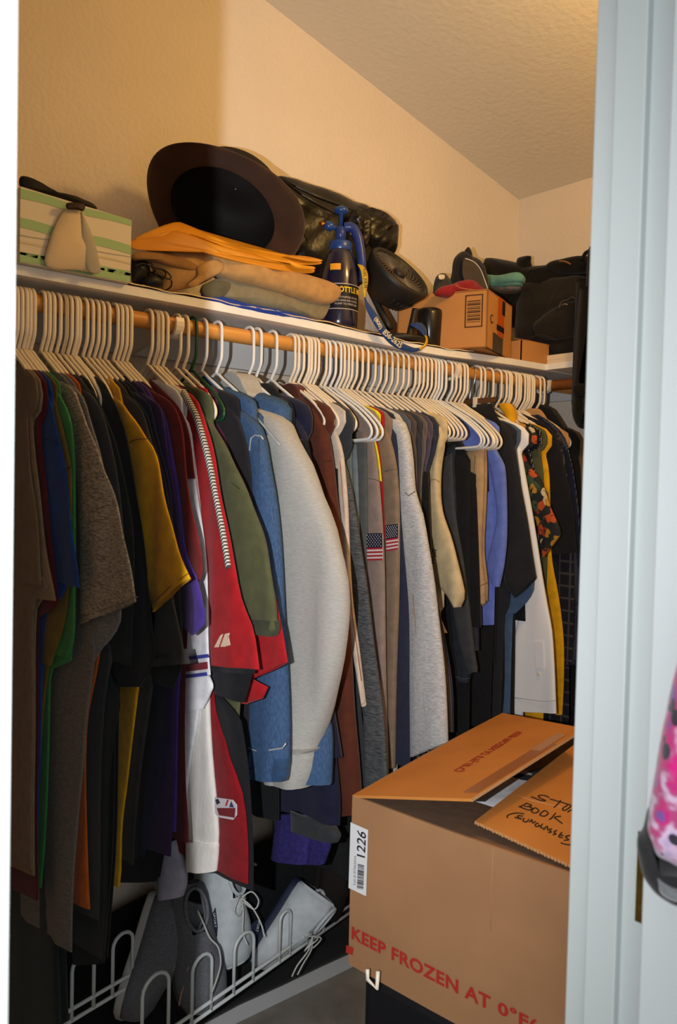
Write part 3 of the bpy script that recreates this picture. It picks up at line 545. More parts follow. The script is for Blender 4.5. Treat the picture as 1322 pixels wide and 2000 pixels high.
t, y = trousers(872, 'khaki corduroy trousers folded over a bright white hanger', khaki, [(904, 888), (908, 960), (914, 1020), (922, 1090), (924, 1145), (930, 1182)], [(950, 878), (951, 930), (949, 1000), (946, 1080), (952, 1140), (951, 1178)], th=.035, amp=.004)
seam(t, [(928, 890), (922, 950), (920, 1000), (925, 1060), (926, 1130)], y-.030, tan2, .001); seam(t, [(935, 886), (930, 950), (926, 1010), (930, 1070)], y-.030, cloth('thread_khaki', (198, 168, 128)), .001)
seam(t, [(924, 1141), (938, 1144), (951, 1138)], y-.030, tan2, .001)
# extra hooks packed along the middle run: bare hangers between the garments
fill = [(118, 'w'), (128, 'w'), (138, 'w'), (158, 'w'), (300-56, 'w'), (296, 'w'), (563, 'w'), (624, 'w'), (590, 'w'), (580, 'w'), (785, 'w'), (806, 'w'), (814, 'w'), (822, 'w'), (830, 'w'), (838, 'w')]
wh = ['in the left group near the orange shirt', 'in the small group of six', 'near the brown sweater collar', 'starting the dense run', 'just left of the sand shirt', 'right of the sand shirt']
ordn = ['leftmost', 'second from left', 'third from left', 'fourth from left', 'fifth from left', 'sixth from left']
fc_ = {}
for px, c in sorted(fill):
    k = 0 if px < 200 else 1 if px < 320 else 2 if px < 600 else 3 if px < 640 else 4 if px < 800 else 5
    j = fc_.get(k, 0); fc_[k] = j+1
    hanger(px, 'bare white hanger, %s of those %s' % (ordn[j], wh[k]), c, 0, 'bare hangers ' + wh[k], Y=yrod(px)+.004)
for j, px in enumerate((880, 888, 896)):
    hanger(px, 'white hanger with rounded end showing above the folded jeans, ' + ordn[j], 'w', .12, 'white hangers above the jeans', big=1.3)
# ---- right end
t, y = garment('polo_shirt', 902, 'periwinkle blue short-sleeved shirt near the right end of the rod', peri, R=[(925, 828), (943, 840), (960, 860), (976, 890), (987, 915), (990, 985), (990, 1053), (985, 1110), (977, 1146)], Lf=[(936, 850), (950, 885), (960, 920), (966, 960), (972, 1010), (962, 1060), (952, 1112), (966, 1144)], th=.02, w=.14, hem=.6, amp=.004)
garment('t_shirt', 912, 'black long-bodied shirt hanging between the periwinkle shirt and the jeans', black, R=[(938, 826), (950, 850), (956, 890), (962, 960)], T=[(960, 1000), (968, 1150), (962, 1300), (960, 1420)], hem=1420, th=.014, w=.13, dy=-.02, hang=None)
t, y = garment('t_shirt', 928, 'black t-shirt with flared sleeve hem over a steel blue sleeve', cloth('cloth_black_tee', (40, 40, 44)), R=[(945, 817), (972, 822), (994, 838), (1004, 872), (1012, 920), (1019, 965), (1027, 1014), (1036, 1070), (1046, 1128)], Lf=[(958, 850), (980, 900), (990, 960), (994, 1040), (990, 1100), (986, 1130), (1006, 1168)], T=[(990, 1180), (985, 1250), (980, 1400)], hem=1420, th=.02, w=.15, amp=.004)
garment('t_shirt', 936, 'steel blue t-shirt whose sleeve shows under the black sleeve hem', steel, R=[(962, 822), (1000, 845), (1012, 900), (1024, 1000), (1038, 1100), (1042, 1150), (1024, 1180), (1008, 1198)], T=[(1004, 1200), (1000, 1300), (998, 1400)], hem=1400, th=.012, w=.15)
t, y = garment('dress_shirt', 952, 'white long-sleeved dress shirt with buttoned sleeve placket', shirtw, R=[(972, 824), (1000, 840), (1010, 865), (1018, 888), (1026, 930), (1034, 975), (1046, 1050), (1056, 1110), (1070, 1190), (1079, 1236), (1085, 1310), (1088, 1393)], Lf=[(980, 850), (1000, 890), (1010, 960), (1016, 1060), (1020, 1140), (1016, 1200), (1004, 1256), (1001, 1320), (999, 1388)], th=.022, w=.16, hem=.9, amp=.003)
MB().tube([atY(a, b, y-.018) for a, b in ((1001, 1362), (1030, 1366), (1060, 1370), (1086, 1368))], .0008, 4).build('seam', cloth('thread_gray', (170, 170, 172)), t)
q = [(1044, 1252), (1060, 1254), (1063, 1306), (1047, 1304)]
MB().slab([atY(a, b, y-.017) for a, b in q], (0, -.0015, 0)).build('placket', shirtw, t, smooth=False)
MB().lathe([(0, 0), (.0055, 0), (.0055, .002), (.004, .0025), (0, .0022)], atY(1052, 1316, y-.017), (0, -1, 0), 14).build('button', plast, t)
dark_flor = mat('cloth_floral', (44, 44, 42), rough=.85)
# floral print: voronoi flowers in orange, gold, green and cream on black
nt = dark_flor.node_tree; N = nt.nodes; L = nt.links; b = N['Principled BSDF']; tc = N.new('ShaderNodeTexCoord')
vo = N.new('ShaderNodeTexVoronoi'); vo.inputs['Scale'].default_value = 42; L.new(tc.outputs['Object'], vo.inputs['Vector'])
sp = N.new('ShaderNodeSeparateColor'); L.new(vo.outputs['Color'], sp.inputs[0])
cr = N.new('ShaderNodeValToRGB'); cr.color_ramp.interpolation = 'CONSTANT'; e = cr.color_ramp.elements
cols = [(0, (40, 44, 42)), (.18, (190, 84, 40)), (.34, (186, 136, 44)), (.55, (66, 84, 62)), (.72, (202, 186, 152)), (.82, (150, 52, 34)), (.9, (36, 38, 40))]
e[0].color = s2l(cols[0][1]) + (1,); e[1].position = cols[1][0]; e[1].color = s2l(cols[1][1])+(1,)
for p, c in cols[2:]: q_ = e.new(p); q_.color = s2l(c)+(1,)
L.new(sp.outputs[0], cr.inputs[0])
v2 = N.new('ShaderNodeTexVoronoi'); v2.inputs['Scale'].default_value = 120; L.new(tc.outputs['Object'], v2.inputs['Vector'])
mr = N.new('ShaderNodeMapRange'); mr.inputs[1].default_value = .62; mr.inputs[2].default_value = .70; L.new(vo.outputs['Distance'], mr.inputs[0])
mr2 = N.new('ShaderNodeMath'); mr2.operation = 'GREATER_THAN'; mr2.inputs[1].default_value = .78; L.new(v2.outputs['Distance'], mr2.inputs[0])
mxx = N.new('ShaderNodeMath'); mxx.operation = 'MAXIMUM'; L.new(mr.outputs[0], mxx.inputs[0]); L.new(mr2.outputs[0], mxx.inputs[1])
mx = N.new('ShaderNodeMix'); mx.data_type = 'RGBA'; L.new(mxx.outputs[0], mx.inputs[0]); L.new(cr.outputs[0], mx.inputs[6]); mx.inputs[7].default_value = s2l((34, 38, 38))+(1,); L.new(mx.outputs[2], b.inputs['Base Color'])
def dotted(name, base, dot, sc, th_):
    m = mat(name, base, rough=.9, spec=.12); nt = m.node_tree; N = nt.nodes; L = nt.links; b = N['Principled BSDF']
    tc = N.new('ShaderNodeTexCoord'); v = N.new('ShaderNodeTexVoronoi'); v.inputs['Scale'].default_value = sc; v.inputs['Randomness'].default_value = .15; L.new(tc.outputs['Object'], v.inputs['Vector'])
    g = N.new('ShaderNodeMath'); g.operation = 'LESS_THAN'; g.inputs[1].default_value = th_; L.new(v.outputs['Distance'], g.inputs[0])
    x = N.new('ShaderNodeMix'); x.data_type = 'RGBA'; L.new(g.outputs[0], x.inputs[0]); x.inputs[6].default_value = s2l(base)+(1,); x.inputs[7].default_value = s2l(dot)+(1,); L.new(x.outputs[2], b.inputs['Base Color']); return m
def plaid(name, base, line):
    m = mat(name, base, rough=.9, spec=.12); nt = m.node_tree; N = nt.nodes; L = nt.links; b = N['Principled BSDF']
    tc = N.new('ShaderNodeTexCoord'); prev = None
    for ax in ('X', 'Z'):
        wv = N.new('ShaderNodeTexWave'); wv.bands_direction = ax; wv.inputs['Scale'].default_value = 9; L.new(tc.outputs['Object'], wv.inputs['Vector'])
        g = N.new('ShaderNodeMath'); g.operation = 'GREATER_THAN'; g.inputs[1].default_value = .93; L.new(wv.outputs['Fac'], g.inputs[0])
        if prev: a = N.new('ShaderNodeMath'); a.operation = 'MAXIMUM'; L.new(prev.outputs[0], a.inputs[0]); L.new(g.outputs[0], a.inputs[1]); prev = a
        else: prev = g
    x = N.new('ShaderNodeMix'); x.data_type = 'RGBA'; L.new(prev.outputs[0], x.inputs[0]); x.inputs[6].default_value = s2l(base)+(1,); x.inputs[7].default_value = s2l(line)+(1,); L.new(x.outputs[2], b.inputs['Base Color']); return m
garment('floral_shirt', 968, 'floral patterned short-sleeved shirt in orange, gold and green on black', dark_flor, R=[(990, 818), (1012, 850), (1024, 890), (1038, 915), (1053, 935), (1066, 966), (1080, 1000), (1096, 1036), (1092, 1050), (1062, 1088)], Lf=[(1000, 850), (1014, 880), (1022, 910), (1030, 935), (1038, 980), (1048, 1030), (1055, 1084)], th=.02, w=.15, hem=.7, amp=.004)
garment('dotted_shirt', 978, 'black shirt with small white polka dots behind the floral one', dotted('cloth_dots', (28, 28, 32), (190, 186, 176), 190, .28), R=[(980, 812), (1002, 824), (1022, 846), (1034, 876), (1042, 910), (1052, 950)], th=.01, w=.16, hem=.6)
garment('olive_shirt', 988, 'olive green shirt between the polka dot and the mustard long shirt', olive, R=[(1004, 812), (1028, 824), (1046, 846), (1054, 876), (1060, 920), (1062, 960)], th=.012, w=.16, hem=.6)
garment('mustard_shirt', 997, 'mustard long-sleeved shirt reaching down behind the white dress shirt', mustard, R=[(1030, 845), (1046, 860), (1062, 880), (1070, 912), (1073, 960), (1075, 1079), (1088, 1150), (1095, 1197), (1101, 1260), (1101, 1330), (1097, 1396)], Lf=[(1030, 870), (1044, 900), (1052, 960), (1056, 1060), (1062, 1150), (1072, 1240), (1084, 1320), (1084, 1396)], th=.014, w=.15, hem=.9)
# yellow cloth bundled over a hanger near the neck
t = empty('yellow_scarf', (RX+.05, yrod(985), NZ-.05), 'bright yellow cloth draped over the hanger necks right of the white metal hook', 'scarf')
yy = yrod(972)
sheet('cloth', smx(xz([(980, 790), (984, 800), (995, 815), (1000, 822)], yy)), smx(xz([(1000, 788), (1010, 800), (1013, 815), (1012, 828)], yy)), yy-.01, .03, mustard, t, amp=.003, nr=12, nc=9)
garment('t_shirt', 1006, 'black t-shirt with wide sleeve over the plaid shirt at the right end', cloth('cloth_black_c', (30, 30, 34)), R=[(1015, 806), (1040, 816), (1062, 826), (1080, 845), (1092, 875), (1102, 915), (1114, 960), (1122, 1020), (1128, 1080)], Lf=[(1040, 840), (1060, 880), (1070, 920), (1074, 1000), (1076, 1082)], th=.016, w=.17, hem=.85, amp=.003)
garment('plaid_shirt', 1014, 'dark plaid shirt with thin pale checks near the back corner', plaid('cloth_plaid', (34, 34, 40), (74, 68, 68)), R=[(1040, 820), (1070, 838), (1092, 860), (1104, 900), (1112, 960), (1120, 1060), (1122, 1180), (1118, 1300)], th=.012, w=.16, hem=.95, T=[(1108, 1100), (1112, 1250), (1112, 1390)])
garment('dotted_shirt', 1023, 'navy dotted shirt just left of the tan hanging jacket', dotted('cloth_dots_navy', (30, 34, 52), (150, 150, 160), 240, .24), R=[(1052, 810), (1080, 828), (1100, 850), (1112, 880), (1122, 930), (1132, 1010), (1134, 1150), (1132, 1300)], th=.012, w=.17, hem=.95)
garment('tan_jacket', 1032, 'tan jacket with only its sloping shoulder showing near the corner', tan_suit, R=[(1042, 798), (1056, 800), (1072, 824), (1088, 848), (1106, 872), (1116, 900), (1120, 950)], th=.016, w=.17, hem=.8, sw=.12)
garment('suit_jacket', 1050, 'black suit jacket on a black hanger, last on the left rod', cloth('cloth_suit_black', (24, 24, 27)), R=[(1060, 790), (1078, 800), (1100, 834), (1120, 866), (1130, 892), (1135, 930), (1136, 1100), (1136, 1390)], th=.03, w=.19, hem=.95, hang='k', T=[(1134, 1100), (1134, 1390)], dy=.01)
for px in (1044, 1052): hanger(px, 'white plastic hanger standing apart at the far right end of the left rod' if px > 1050 else 'white plastic hanger beside the last one on the left rod', 'w', 0, 'hangers on the left rod')
for j, px in enumerate((983, 1001, 1018, 1027)): hanger(px, 'bare white hanger in the far group by the corner, ' + ordn[j], 'w', 0, 'bare hangers in the far group before the corner', Y=yrod(px)+.003)
# metal clip hanger with dark garment
ch = mat('chrome', (200, 198, 190), rough=.25, metal=1)
yh = yrod(918); t = empty('metal_hanger', (RX, yh, NZ), 'chrome hook clip hanger holding something black beside the right-hand bracket', 'hanger')
MB().tube(sm([(RX-.018, yh, RZ), (RX-.014, yh, RZ+.014), (RX, yh, RZ+.0205), (RX+.014, yh, RZ+.015), (RX+.0195, yh, RZ), (RX+.015, yh, RZ-.03), (RX+.004, yh, RZ-.05), (RX, yh, RZ-.075)], 4), .0018, 7).build('hook', ch, t)
MB().box((RX-.09, yh-.004, RZ-.087), (RX+.09, yh+.004, RZ-.073)).build('bar', mat('hanger_wood', (92, 62, 40), rough=.5), t, smooth=False)
o = MB().box((RX+.02, yh-.009, RZ-.098), (RX+.032, yh+.009, RZ-.07)).build('clip', plast, t, smooth=False)
t = empty('black_skirt', (RX, yh, NZ-.3), 'black folded garment clipped to the chrome-hook hanger', 'skirt')
sheet('panel', [(RX-.12, RZ-.09), (RX-.14, RZ-.8)], [(RX+.08, RZ-.09), (RX+.12, RZ-.16), (RX+.12, RZ-.8)], yh, .016, black, t, nr=12)
# ---- coats on the far rod
garz = RZ-.088
def far_coat(x, label, m, wd, hemz, th=.05, x2=None):
    t = empty('coat', (x, 2.135, garz), label, 'coat', 'coats on the far rod')
    V = []; F = []; n = 20; rows = 24
    for i in range(rows):
        f = i/(rows-1); z = garz-.03 - (garz-.03-hemz)*f**1.2
        d = garz-.03-z; h = min(wd, .05+d*2.4 if d < .06 else wd + d*.03)
        for k in range(n):
            a = 2*math.pi*k/n; 
            V.append((x + th*math.cos(a)*(1+.15*math.sin(z*14+x*30)), 2.135 + h*math.copysign(abs(math.sin(a))**.7, math.sin(a)), z))
    for i in range(rows-1):
        for k in range(n): F.append((i*n+k, i*n+(k+1) % n, (i+1)*n+(k+1) % n, (i+1)*n+k))
    F.append(tuple(range(n))); mk('coat_body', V, F, m, t)
    for sgn in (-1,):
        mk('sleeve', *tubegeo([(x, 2.135+sgn*(wd-.02), garz-.09), (x+.01, 2.135+sgn*(wd+.015), garz-.3), (x+.015, 2.135+sgn*(wd), garz-.6)], [.045, .05, .045]), m, t)
    hk = [(x, 2.135-.0195, RZ-.006), (x, 2.135-.014, RZ+.014), (x, 2.135, RZ+.021), (x, 2.135+.014, RZ+.015), (x, 2.135+.0195, RZ), (x, 2.135+.01, RZ-.04), (x, 2.135, RZ-.088)]
    h = empty('wire_hanger', (x, 2.135, NZ), 'dark hanger on the far rod holding the ' + short(label), 'hanger', 'hangers on the far rod')
    MB().tube(sm(hk, 4), .002, 6).build('hook', hcol['k'], h); MB().tube(sm([(x, 2.135+a, NZ+b) for a, b in ((0, 0), (.1, -.04), (.17, -.08), (0, -.09), (-.17, -.08), (-.1, -.04))], 4, closed=True), .0025, 6, closed=True).build('frame', hcol['k'], h)
def tubegeo(p, r):
    q = sm(p, 6); rr = []
    for i in range(len(q)):
        f = i/(len(q)-1)*(len(r)-1); a = int(min(f, len(r)-2)); rr.append(r[a]+(r[a+1]-r[a])*(f-a))
    mb = MB().tube(q, rr, 14); return mb.v, mb.f
far_coat(-1.12, 'black heavy coat filling the gap left of the door casing', black, .2, .75, .07)
far_coat(-.98, 'black coat hidden mostly behind the door casing', black, .2, .7, .06)

# ================================================================= things on the shelf
def wr(x, y, z, s, k):                       # cheap crumple field
    return (math.sin(x*s+k)*math.sin(y*s*1.3+k*2)+math.sin((x+z)*s*1.9+k*3)*.5+math.sin((z-y)*s*2.7+k)*.35+math.sin((x*1.7-z*1.1+y)*s*4.3)*.18)
def inflate(name, P, n, thick, m, parent, wrn=(.004, 30), rings=9, back=.35, k=None, flat=.5):
    """pillow-like solid from an outline P (3-D points); n points to the viewer"""
    GI[0] += 1; k = GI[0]*1.3 if k is None else k
    P = sm(P, 4, closed=True); n = Vector(n).normalized(); c = sum(P, Vector())/len(P); M = len(P); V = []; F = []
    prof = [math.sin(math.pi/2*i/rings) for i in range(rings, 0, -1)]
    for side, tk in ((1, thick), (-1, thick*back)):
        for i, r in enumerate(prof):
            if side == -1 and i == 0: continue
            for p in P:
                q = c.lerp(p, r); h = max(0, 1-r**2)**flat
                V.append(q + n*(side*tk*h + (wrn[0]*wr(q.x, q.y, q.z, wrn[1], k)*min(1, h*2+.15) if side == 1 else 0)))
        V.append(c + n*side*tk)
    nf = rings*M+1                          # front vertex count
    for i in range(rings-1):
        for j in range(M): F.append((i*M+j, i*M+(j+1) % M, (i+1)*M+(j+1) % M, (i+1)*M+j))
    for j in range(M): F.append(((rings-1)*M+j, (rings-1)*M+(j+1) % M, rings*M))
    def bi(i, j): return j if i == 0 else nf+(i-1)*M+j
    for i in range(rings-1):
        for j in range(M): F.append((bi(i, j), bi(i+1, j), bi(i+1, (j+1) % M), bi(i, (j+1) % M)))
    lb = len(V)-1
    for j in range(M): F.append((bi(rings-1, j), lb, bi(rings-1, (j+1) % M)))
    return mk(name, V, F, m, parent)
def PX(pts, X): return [atX(a, b, X) for a, b in pts]
def PY(pts, Y): return [atY(a, b, Y) for a, b in pts]
NX = Vector((1, -.5, 0)).normalized()
# striped gift bag
gcream = mat('gift_paper', (226, 212, 184), rough=.6); ggreen = mat('gift_green', (160, 192, 136), rough=.6); ggray = mat('gift_line', (170, 164, 148), rough=.6); gp = mat('gift_paper_pale', (216, 196, 156), rough=.6)
t = empty('gift_bag', (-1.6, .6, STOP), 'green and cream striped paper gift bag at the left end of the shelf', 'gift bag')
X0 = -1.485; tl = atX(40, 364, X0); tr = atX(257, 430, X0); br_ = atX(254, 549, X0); br_.z = STOP+.001; bl = Vector((X0, tl.y, STOP+.001))
def bagrow(v): return bl.lerp(tl, v), br_.lerp(tr, v)
mb = MB(); mb.slab([bl, br_, tr, tl], (-.10, 0, 0)); mb.build('bag_body', gcream, t, smooth=False)
for (a, b, c_, d, m_) in ((.0, .13, .0, .15, ggreen), (.24, .27, .30, .33, gp), (.36, .375, .40, .41, ggray), (.45, .58, .46, .60, ggreen), (.84, .97, .90, .992, ggreen), (.10, .14, .12, .20, ggreen)):
    n = 20; V = []
    for i in range(n+1):
        u = i/n; wv = .012*math.sin(u*9+a*30); lo = a+(b-a)*0+wv*.6; l_, r_ = bagrow(max(0, a+(c_-a)*u+wv)), bagrow(min(.995, b+(d-b)*u+wv))
        V += [l_[0].lerp(l_[1], u)+Vector((.0008, 0, 0)), r_[0].lerp(r_[1], u)+Vector((.0008, 0, 0))]
    mk('bag_stripe', V, [(2*i, 2*i+2, 2*i+3, 2*i+1) for i in range(n)], m_, t, False)
inflate('bag_tag', PX([(128, 408), (158, 412), (172, 440), (186, 480), (194, 530), (150, 528), (90, 520), (96, 470), (110, 435)], X0+.006), (1, 0, 0), .012, mat('gift_tag_cream', (226, 200, 156), rough=.7), t, (.0015, 40))
inflate('bag_tag', PX([(158, 414), (168, 430), (184, 470), (195, 515), (194, 533), (172, 528), (160, 480)], X0+.014), (1, -.3, 0), .006, mat('gift_tag_gray', (176, 166, 146), rough=.7), t, (.001, 40))
inflate('bag_ribbon', PX([(132, 396), (164, 398), (163, 412), (150, 410), (131, 408)], X0+.02), (1, 0, 0), .006, mat('ribbon_brown', (52, 32, 24), rough=.6), t, (.001, 60))
inflate('bag_handle', PX([(40, 345), (66, 351), (100, 374), (150, 386), (182, 398), (189, 409), (170, 404), (120, 392), (66, 371), (40, 366)], -1.50), (1, -.3, 0), .012, mat('ribbon_black', (30, 24, 20), rough=.7), t, (.002, 60))
# hat
felt = mat('hat_felt', (64, 42, 28), rough=.95, sheen=.1, noise=(14, .25), bump=(200, .3, .001)); feltd = mat('hat_inside', (24, 20, 20), rough=.8)
hc = atX(434, 418, -1.585); ha = (rt*math.cos(math.radians(-17)) + up*math.sin(math.radians(-17))).normalized()
hb0 = (up*math.cos(math.radians(-17)) - rt*math.sin(math.radians(-17))); hb = (hb0*.55 - fw*.835).normalized(); hn = ha.cross(hb).normalized()
if hn.dot(fw) > 0: hn = -hn
t = empty('wide_brim_hat', hc, 'big brown wide-brimmed felt hat tipped up with its hollow crown facing out', 'hat')
V = []; F = []; n = 64
rads = [(.118, 0), (.124, .0), (.132, .002), (.145, .004), (.168, .004), (.178, .0), (.180, -.003), (.178, -.006), (.166, -.003), (.145, -.002), (.132, -.005), (.124, -.008)]
for r_, h in rads:
    for k in range(n):
        a = 2*math.pi*k/n; curl = .030*(max(0, r_-.11)/.07)**2*math.cos(2*a)
        V.append(hc + ha*r_*1.03*math.cos(a) + hb*r_*(.97)*math.sin(a) + hn*(h - curl*.7))
for i in range(len(rads)-1):
    for k in range(n): F.append((i*n+k, i*n+(k+1) % n, (i+1)*n+(k+1) % n, (i+1)*n+k))
mk('brim', V, F, felt, t)
V = []; F = []; cr_ = [(1.0, 0), (.97, -.03), (.93, -.07), (.85, -.1), (.6, -.115), (.25, -.1), (0.01, -.095)]
for s_, h in cr_:
    for k in range(n):
        a = 2*math.pi*k/n; V.append(hc + ha*.127*s_*math.cos(a) + hb*.118*s_*math.sin(a) + hn*h)
for i in range(len(cr_)-1):
    for k in range(n): F.append((i*n+k, i*n+(k+1) % n, (i+1)*n+(k+1) % n, (i+1)*n+k))
mk('crown', V, F, feltd, t)
MB().tube([hc + ha*.124*math.cos(a) + hb*.115*math.sin(a) + hn*-.006 for a in [2*math.pi*k/48 for k in range(48)]], .005, 8, closed=True).build('sweat_band', feltd, t)
# manila envelopes
man = mat('manila', (222, 150, 34), rough=.45, spec=.4, noise=(12, .1)); man2 = mat('manila_deep', (206, 132, 24), rough=.45, spec=.4)
for nm, lab, pts, m_, dz in (('a', 'manila padded envelope on top of the folded khakis, upper one under the hat', [(262, 466, -1.52), (340, 434, -1.54), (380, 446, -1.55), (470, 472, -1.56), (560, 496, -1.55), (624, 510, -1.53), (618, 517, -1.52), (560, 514, -1.5), (470, 492, -1.5), (350, 452, -1.5), (300, 462, -1.5)], man, 0),
                             ('b', 'lower manila padded envelope lying directly on the folded khakis', [(258, 470, -1.505), (300, 463, -1.50), (346, 451, -1.50), (420, 476, -1.49), (500, 498, -1.49), (560, 516, -1.49), (610, 524, -1.5), (606, 534, -1.5), (540, 528, -1.49), (440, 506, -1.485), (380, 490, -1.485), (320, 490, -1.49), (258, 486, -1.50)], man2, 0)):
    t = empty('padded_envelope', atX(440, 500, -1.6), lab, 'envelope')
    P = [atX(a, b, c_) for a, b, c_ in pts]
    inflate('envelope_body', P, (1, -.4, -.25), .012, m_, t, (.0012, 40), back=5)
    inflate('envelope_flap', [p.lerp(P[len(P)//2], .5)+Vector((.013, -.005, 0)) for p in P[4:9]], (1, -.4, -.2), .003, man, t, (.0005, 60))
# folded khakis pile
def pile(name, label, outs, cat, cl='fabric_fold'):
    t = empty(name, (-1.62, outs[0][0][0].y, STOP), label, cat)
    for P, th, m_, wn in outs: inflate(cl, P, (1, -.35, -.1), th, m_, t, wn, back=3.0 if th > .02 else 6)
    return t
kh = cloth('khaki_fold', (184, 142, 88)); kh2 = cloth('khaki_fold_dark', (150, 110, 66)); ol = cloth('olive_fold', (134, 124, 98)); bl_ = cloth('blue_fold', (40, 66, 150))
pile('folded_khakis', 'folded khaki trousers with rounded fold hanging toward the spray bottle', [
    (PX([(400, 490), (430, 487), (470, 500), (520, 523), (560, 524), (610, 540), (650, 553), (666, 566), (660, 584), (640, 594), (600, 590), (540, 572), (480, 556), (430, 540), (405, 524)], -1.515), .035, kh, (.003, 26)),
    (PX([(300, 492), (350, 486), (410, 486), (436, 500), (436, 520), (420, 540), (390, 556), (350, 566), (320, 566), (310, 540), (296, 520)], -1.525), .03, kh, (.003, 30)),
    (PX([(262, 494), (300, 490), (340, 498), (390, 520), (380, 530), (330, 520), (290, 506), (262, 506)], -1.50), .01, kh2, (.001, 40)),
    (PX([(386, 520), (420, 506), (436, 515), (434, 530), (400, 548), (380, 560), (366, 556), (384, 540)], -1.495), .008, kh, (.001, 40))], 'trousers')
pile('folded_olive_trousers', 'folded olive-grey trousers under the khaki ones', [
    (PX([(420, 545), (450, 540), (520, 560), (580, 580), (640, 590), (641, 606), (628, 624), (600, 620), (520, 606), (450, 590), (400, 578), (392, 562)], -1.53), .03, ol, (.003, 28)),
    (PX([(396, 556), (430, 548), (450, 556), (440, 576), (420, 582), (398, 576)], -1.50), .008, cloth('olive_patch', (96, 92, 72)), (.001, 50))], 'trousers')
pile('blue_cloth', 'thin blue cloth peeking from the bottom of the folded trousers', [
    (PX([(392, 576), (410, 572), (440, 584), (500, 596), (560, 608), (610, 622), (600, 626), (540, 618), (470, 604), (410, 588)], -1.505), .008, bl_, (.003, 60))], 'cloth')
cordm = mat('cord_black', (22, 20, 20), rough=.5)
t = empty('black_cable', atX(300, 550, -1.55), 'coiled black cable between the gift bag and the folded khakis', 'cable')
c0 = atX(300, 545, -1.515)
pts = []
for k in range(70):
    a = k*.55; rr = .014+.006*math.sin(k*.3); pts.append(c0 + rt*(rr*math.cos(a)-.012+.0004*k) + up*(rr*.8*math.sin(a)+.006*math.sin(k*.17)) + fw*(.01*math.sin(k*.4)))
MB().tube(sm(pts, 3), .0016, 6).build('coil', cordm, t)
MB().tube(sm(PX([(262, 520), (280, 515), (300, 522), (322, 528), (334, 540), (330, 545), (318, 540), (300, 532)], -1.50), 5), .0016, 6).build('lead', cordm, t)
inflate('plug', PX([(282, 545), (300, 536), (318, 548), (314, 562), (290, 560)], -1.5), (1, -.4, 0), .012, cordm, t, (.001, 60))
inflate('pouch', PX([(258, 500), (275, 500), (292, 520), (292, 548), (280, 556), (258, 552)], -1.53), (1, -.4, 0), .02, cordm, t, (.002, 40))
# bin bag
binm = mat('bin_bag', (17, 15, 14), rough=.34, spec=.45, bump=(36, .5, .004))
t = empty('black_bin_bag', atX(650, 520, -1.7), 'crumpled glossy black plastic bin bag knotted at the right, behind the spray bottle', 'bin bag')
inflate('bag_body', PX([(524, 370), (533, 354), (548, 344), (600, 358), (650, 375), (690, 393), (722, 406), (735, 440), (735, 500), (700, 560), (600, 560), (570, 500), (548, 430)], -1.70), (1, -.3, 0), .045, binm, t, (.005, 30), rings=16, back=.8)
inflate('bag_knot', PX([(712, 408), (740, 410), (764, 424), (776, 442), (775, 482), (764, 500), (740, 500), (722, 480), (708, 450)], -1.68), (1, -.3, 0), .03, binm, t, (.006, 70), rings=14)
inflate('bag_gather', PX([(688, 410), (716, 416), (724, 450), (710, 490), (690, 470), (680, 440)], -1.63), (1, -.3, 0), .02, binm, t, (.006, 120), rings=10)
mb = MB()
for k, (a, b) in enumerate((((545, 350), (600, 470)), ((545, 348), (572, 440)), ((550, 350), (660, 420)), ((552, 350), (690, 410)), ((546, 352), (580, 500)))):
    mb.tube(sm([atX(a[0], a[1], -1.665), atX((a[0]+b[0])/2, (a[1]+b[1])/2+5, -1.628), atX(b[0], b[1], -1.63)], 5), [.001, .002, .0035, .004, .004, .0045, .004, .004, .003, .002, .001], 6)
mb.build('fold_ridge', binm, t)
# pump spray bottle
bc = atX(662, 600, -1.555); bc = Vector((bc.x, bc.y, STOP))
t = empty('pump_spray_bottle', bc, 'dark blue pump spray bottle with yellow lettered label and blue plunger', 'spray bottle')
pb = mat('bottle_body', (28, 28, 52), rough=.18, spec=.6, coat=.4); pblue = mat('bottle_blue', (32, 66, 128), rough=.3, spec=.5); pbl = mat('bottle_handle', (44, 60, 120), rough=.3)
R0 = .0465
MB().lathe([(0, 0), (.040, 0), (.045, .006), (R0, .02), (R0, .118), (.045, .13), (.042, .15), (.034, .182), (.026, .2), (0, .2)], bc, n=40).build('bottle', pb, t)
MB().lathe([(0, .19), (.026, .19), (.029, .194), (.029, .212), (.026, .216), (0, .216)], bc, n=32).build('collar', pblue, t)
MB().lathe([(0, .216), (.013, .216), (.013, .25), (.008, .254), (0, .254)], bc, n=20).build('pump_housing', pbl, t)
MB().lathe([(0, .25), (.0048, .25), (.0048, .283), (.016, .286), (.0185, .291), (.017, .297), (.008, .302), (0, .303)], bc, n=28).build('plunger', pblue, t)
nz = bc + Vector((0, 0, .246)); nd = -rt*.92 + up*.3
MB().lathe([(0, 0), (.006, 0), (.006, .02), (.011, .022), (.012, .034), (.009, .040), (.005, .042), (0, .042)], nz, nd, 20).build('nozzle', pblue, t)
MB().lathe([(0, .04), (.006, .04), (.0045, .056), (0, .057)], nz, nd, 14).build('nozzle_tip', mat('brass', (176, 110, 40), rough=.3, metal=1), t)
hs = [bc+rt*.008+Vector((0, 0, .252)), bc+rt*.03+Vector((0, 0, .25)), bc+rt*.046+Vector((0, 0, .215)), bc+rt*.055+Vector((0, 0, .15)), bc+rt*.056+Vector((0, 0, .12))]
MB().tube(sm(hs, 6), [.012]*12+[.011]*6+[.009]*7, 12).build('handle', pbl, t)
tow = (-(fw - Vector((0, 0, fw.z)))).normalized(); ang0 = math.atan2(tow.y, tow.x)
def onb(da, z, r_=R0+.0006): a = ang0+da; return bc + Vector((r_*math.cos(a), r_*math.sin(a), z))
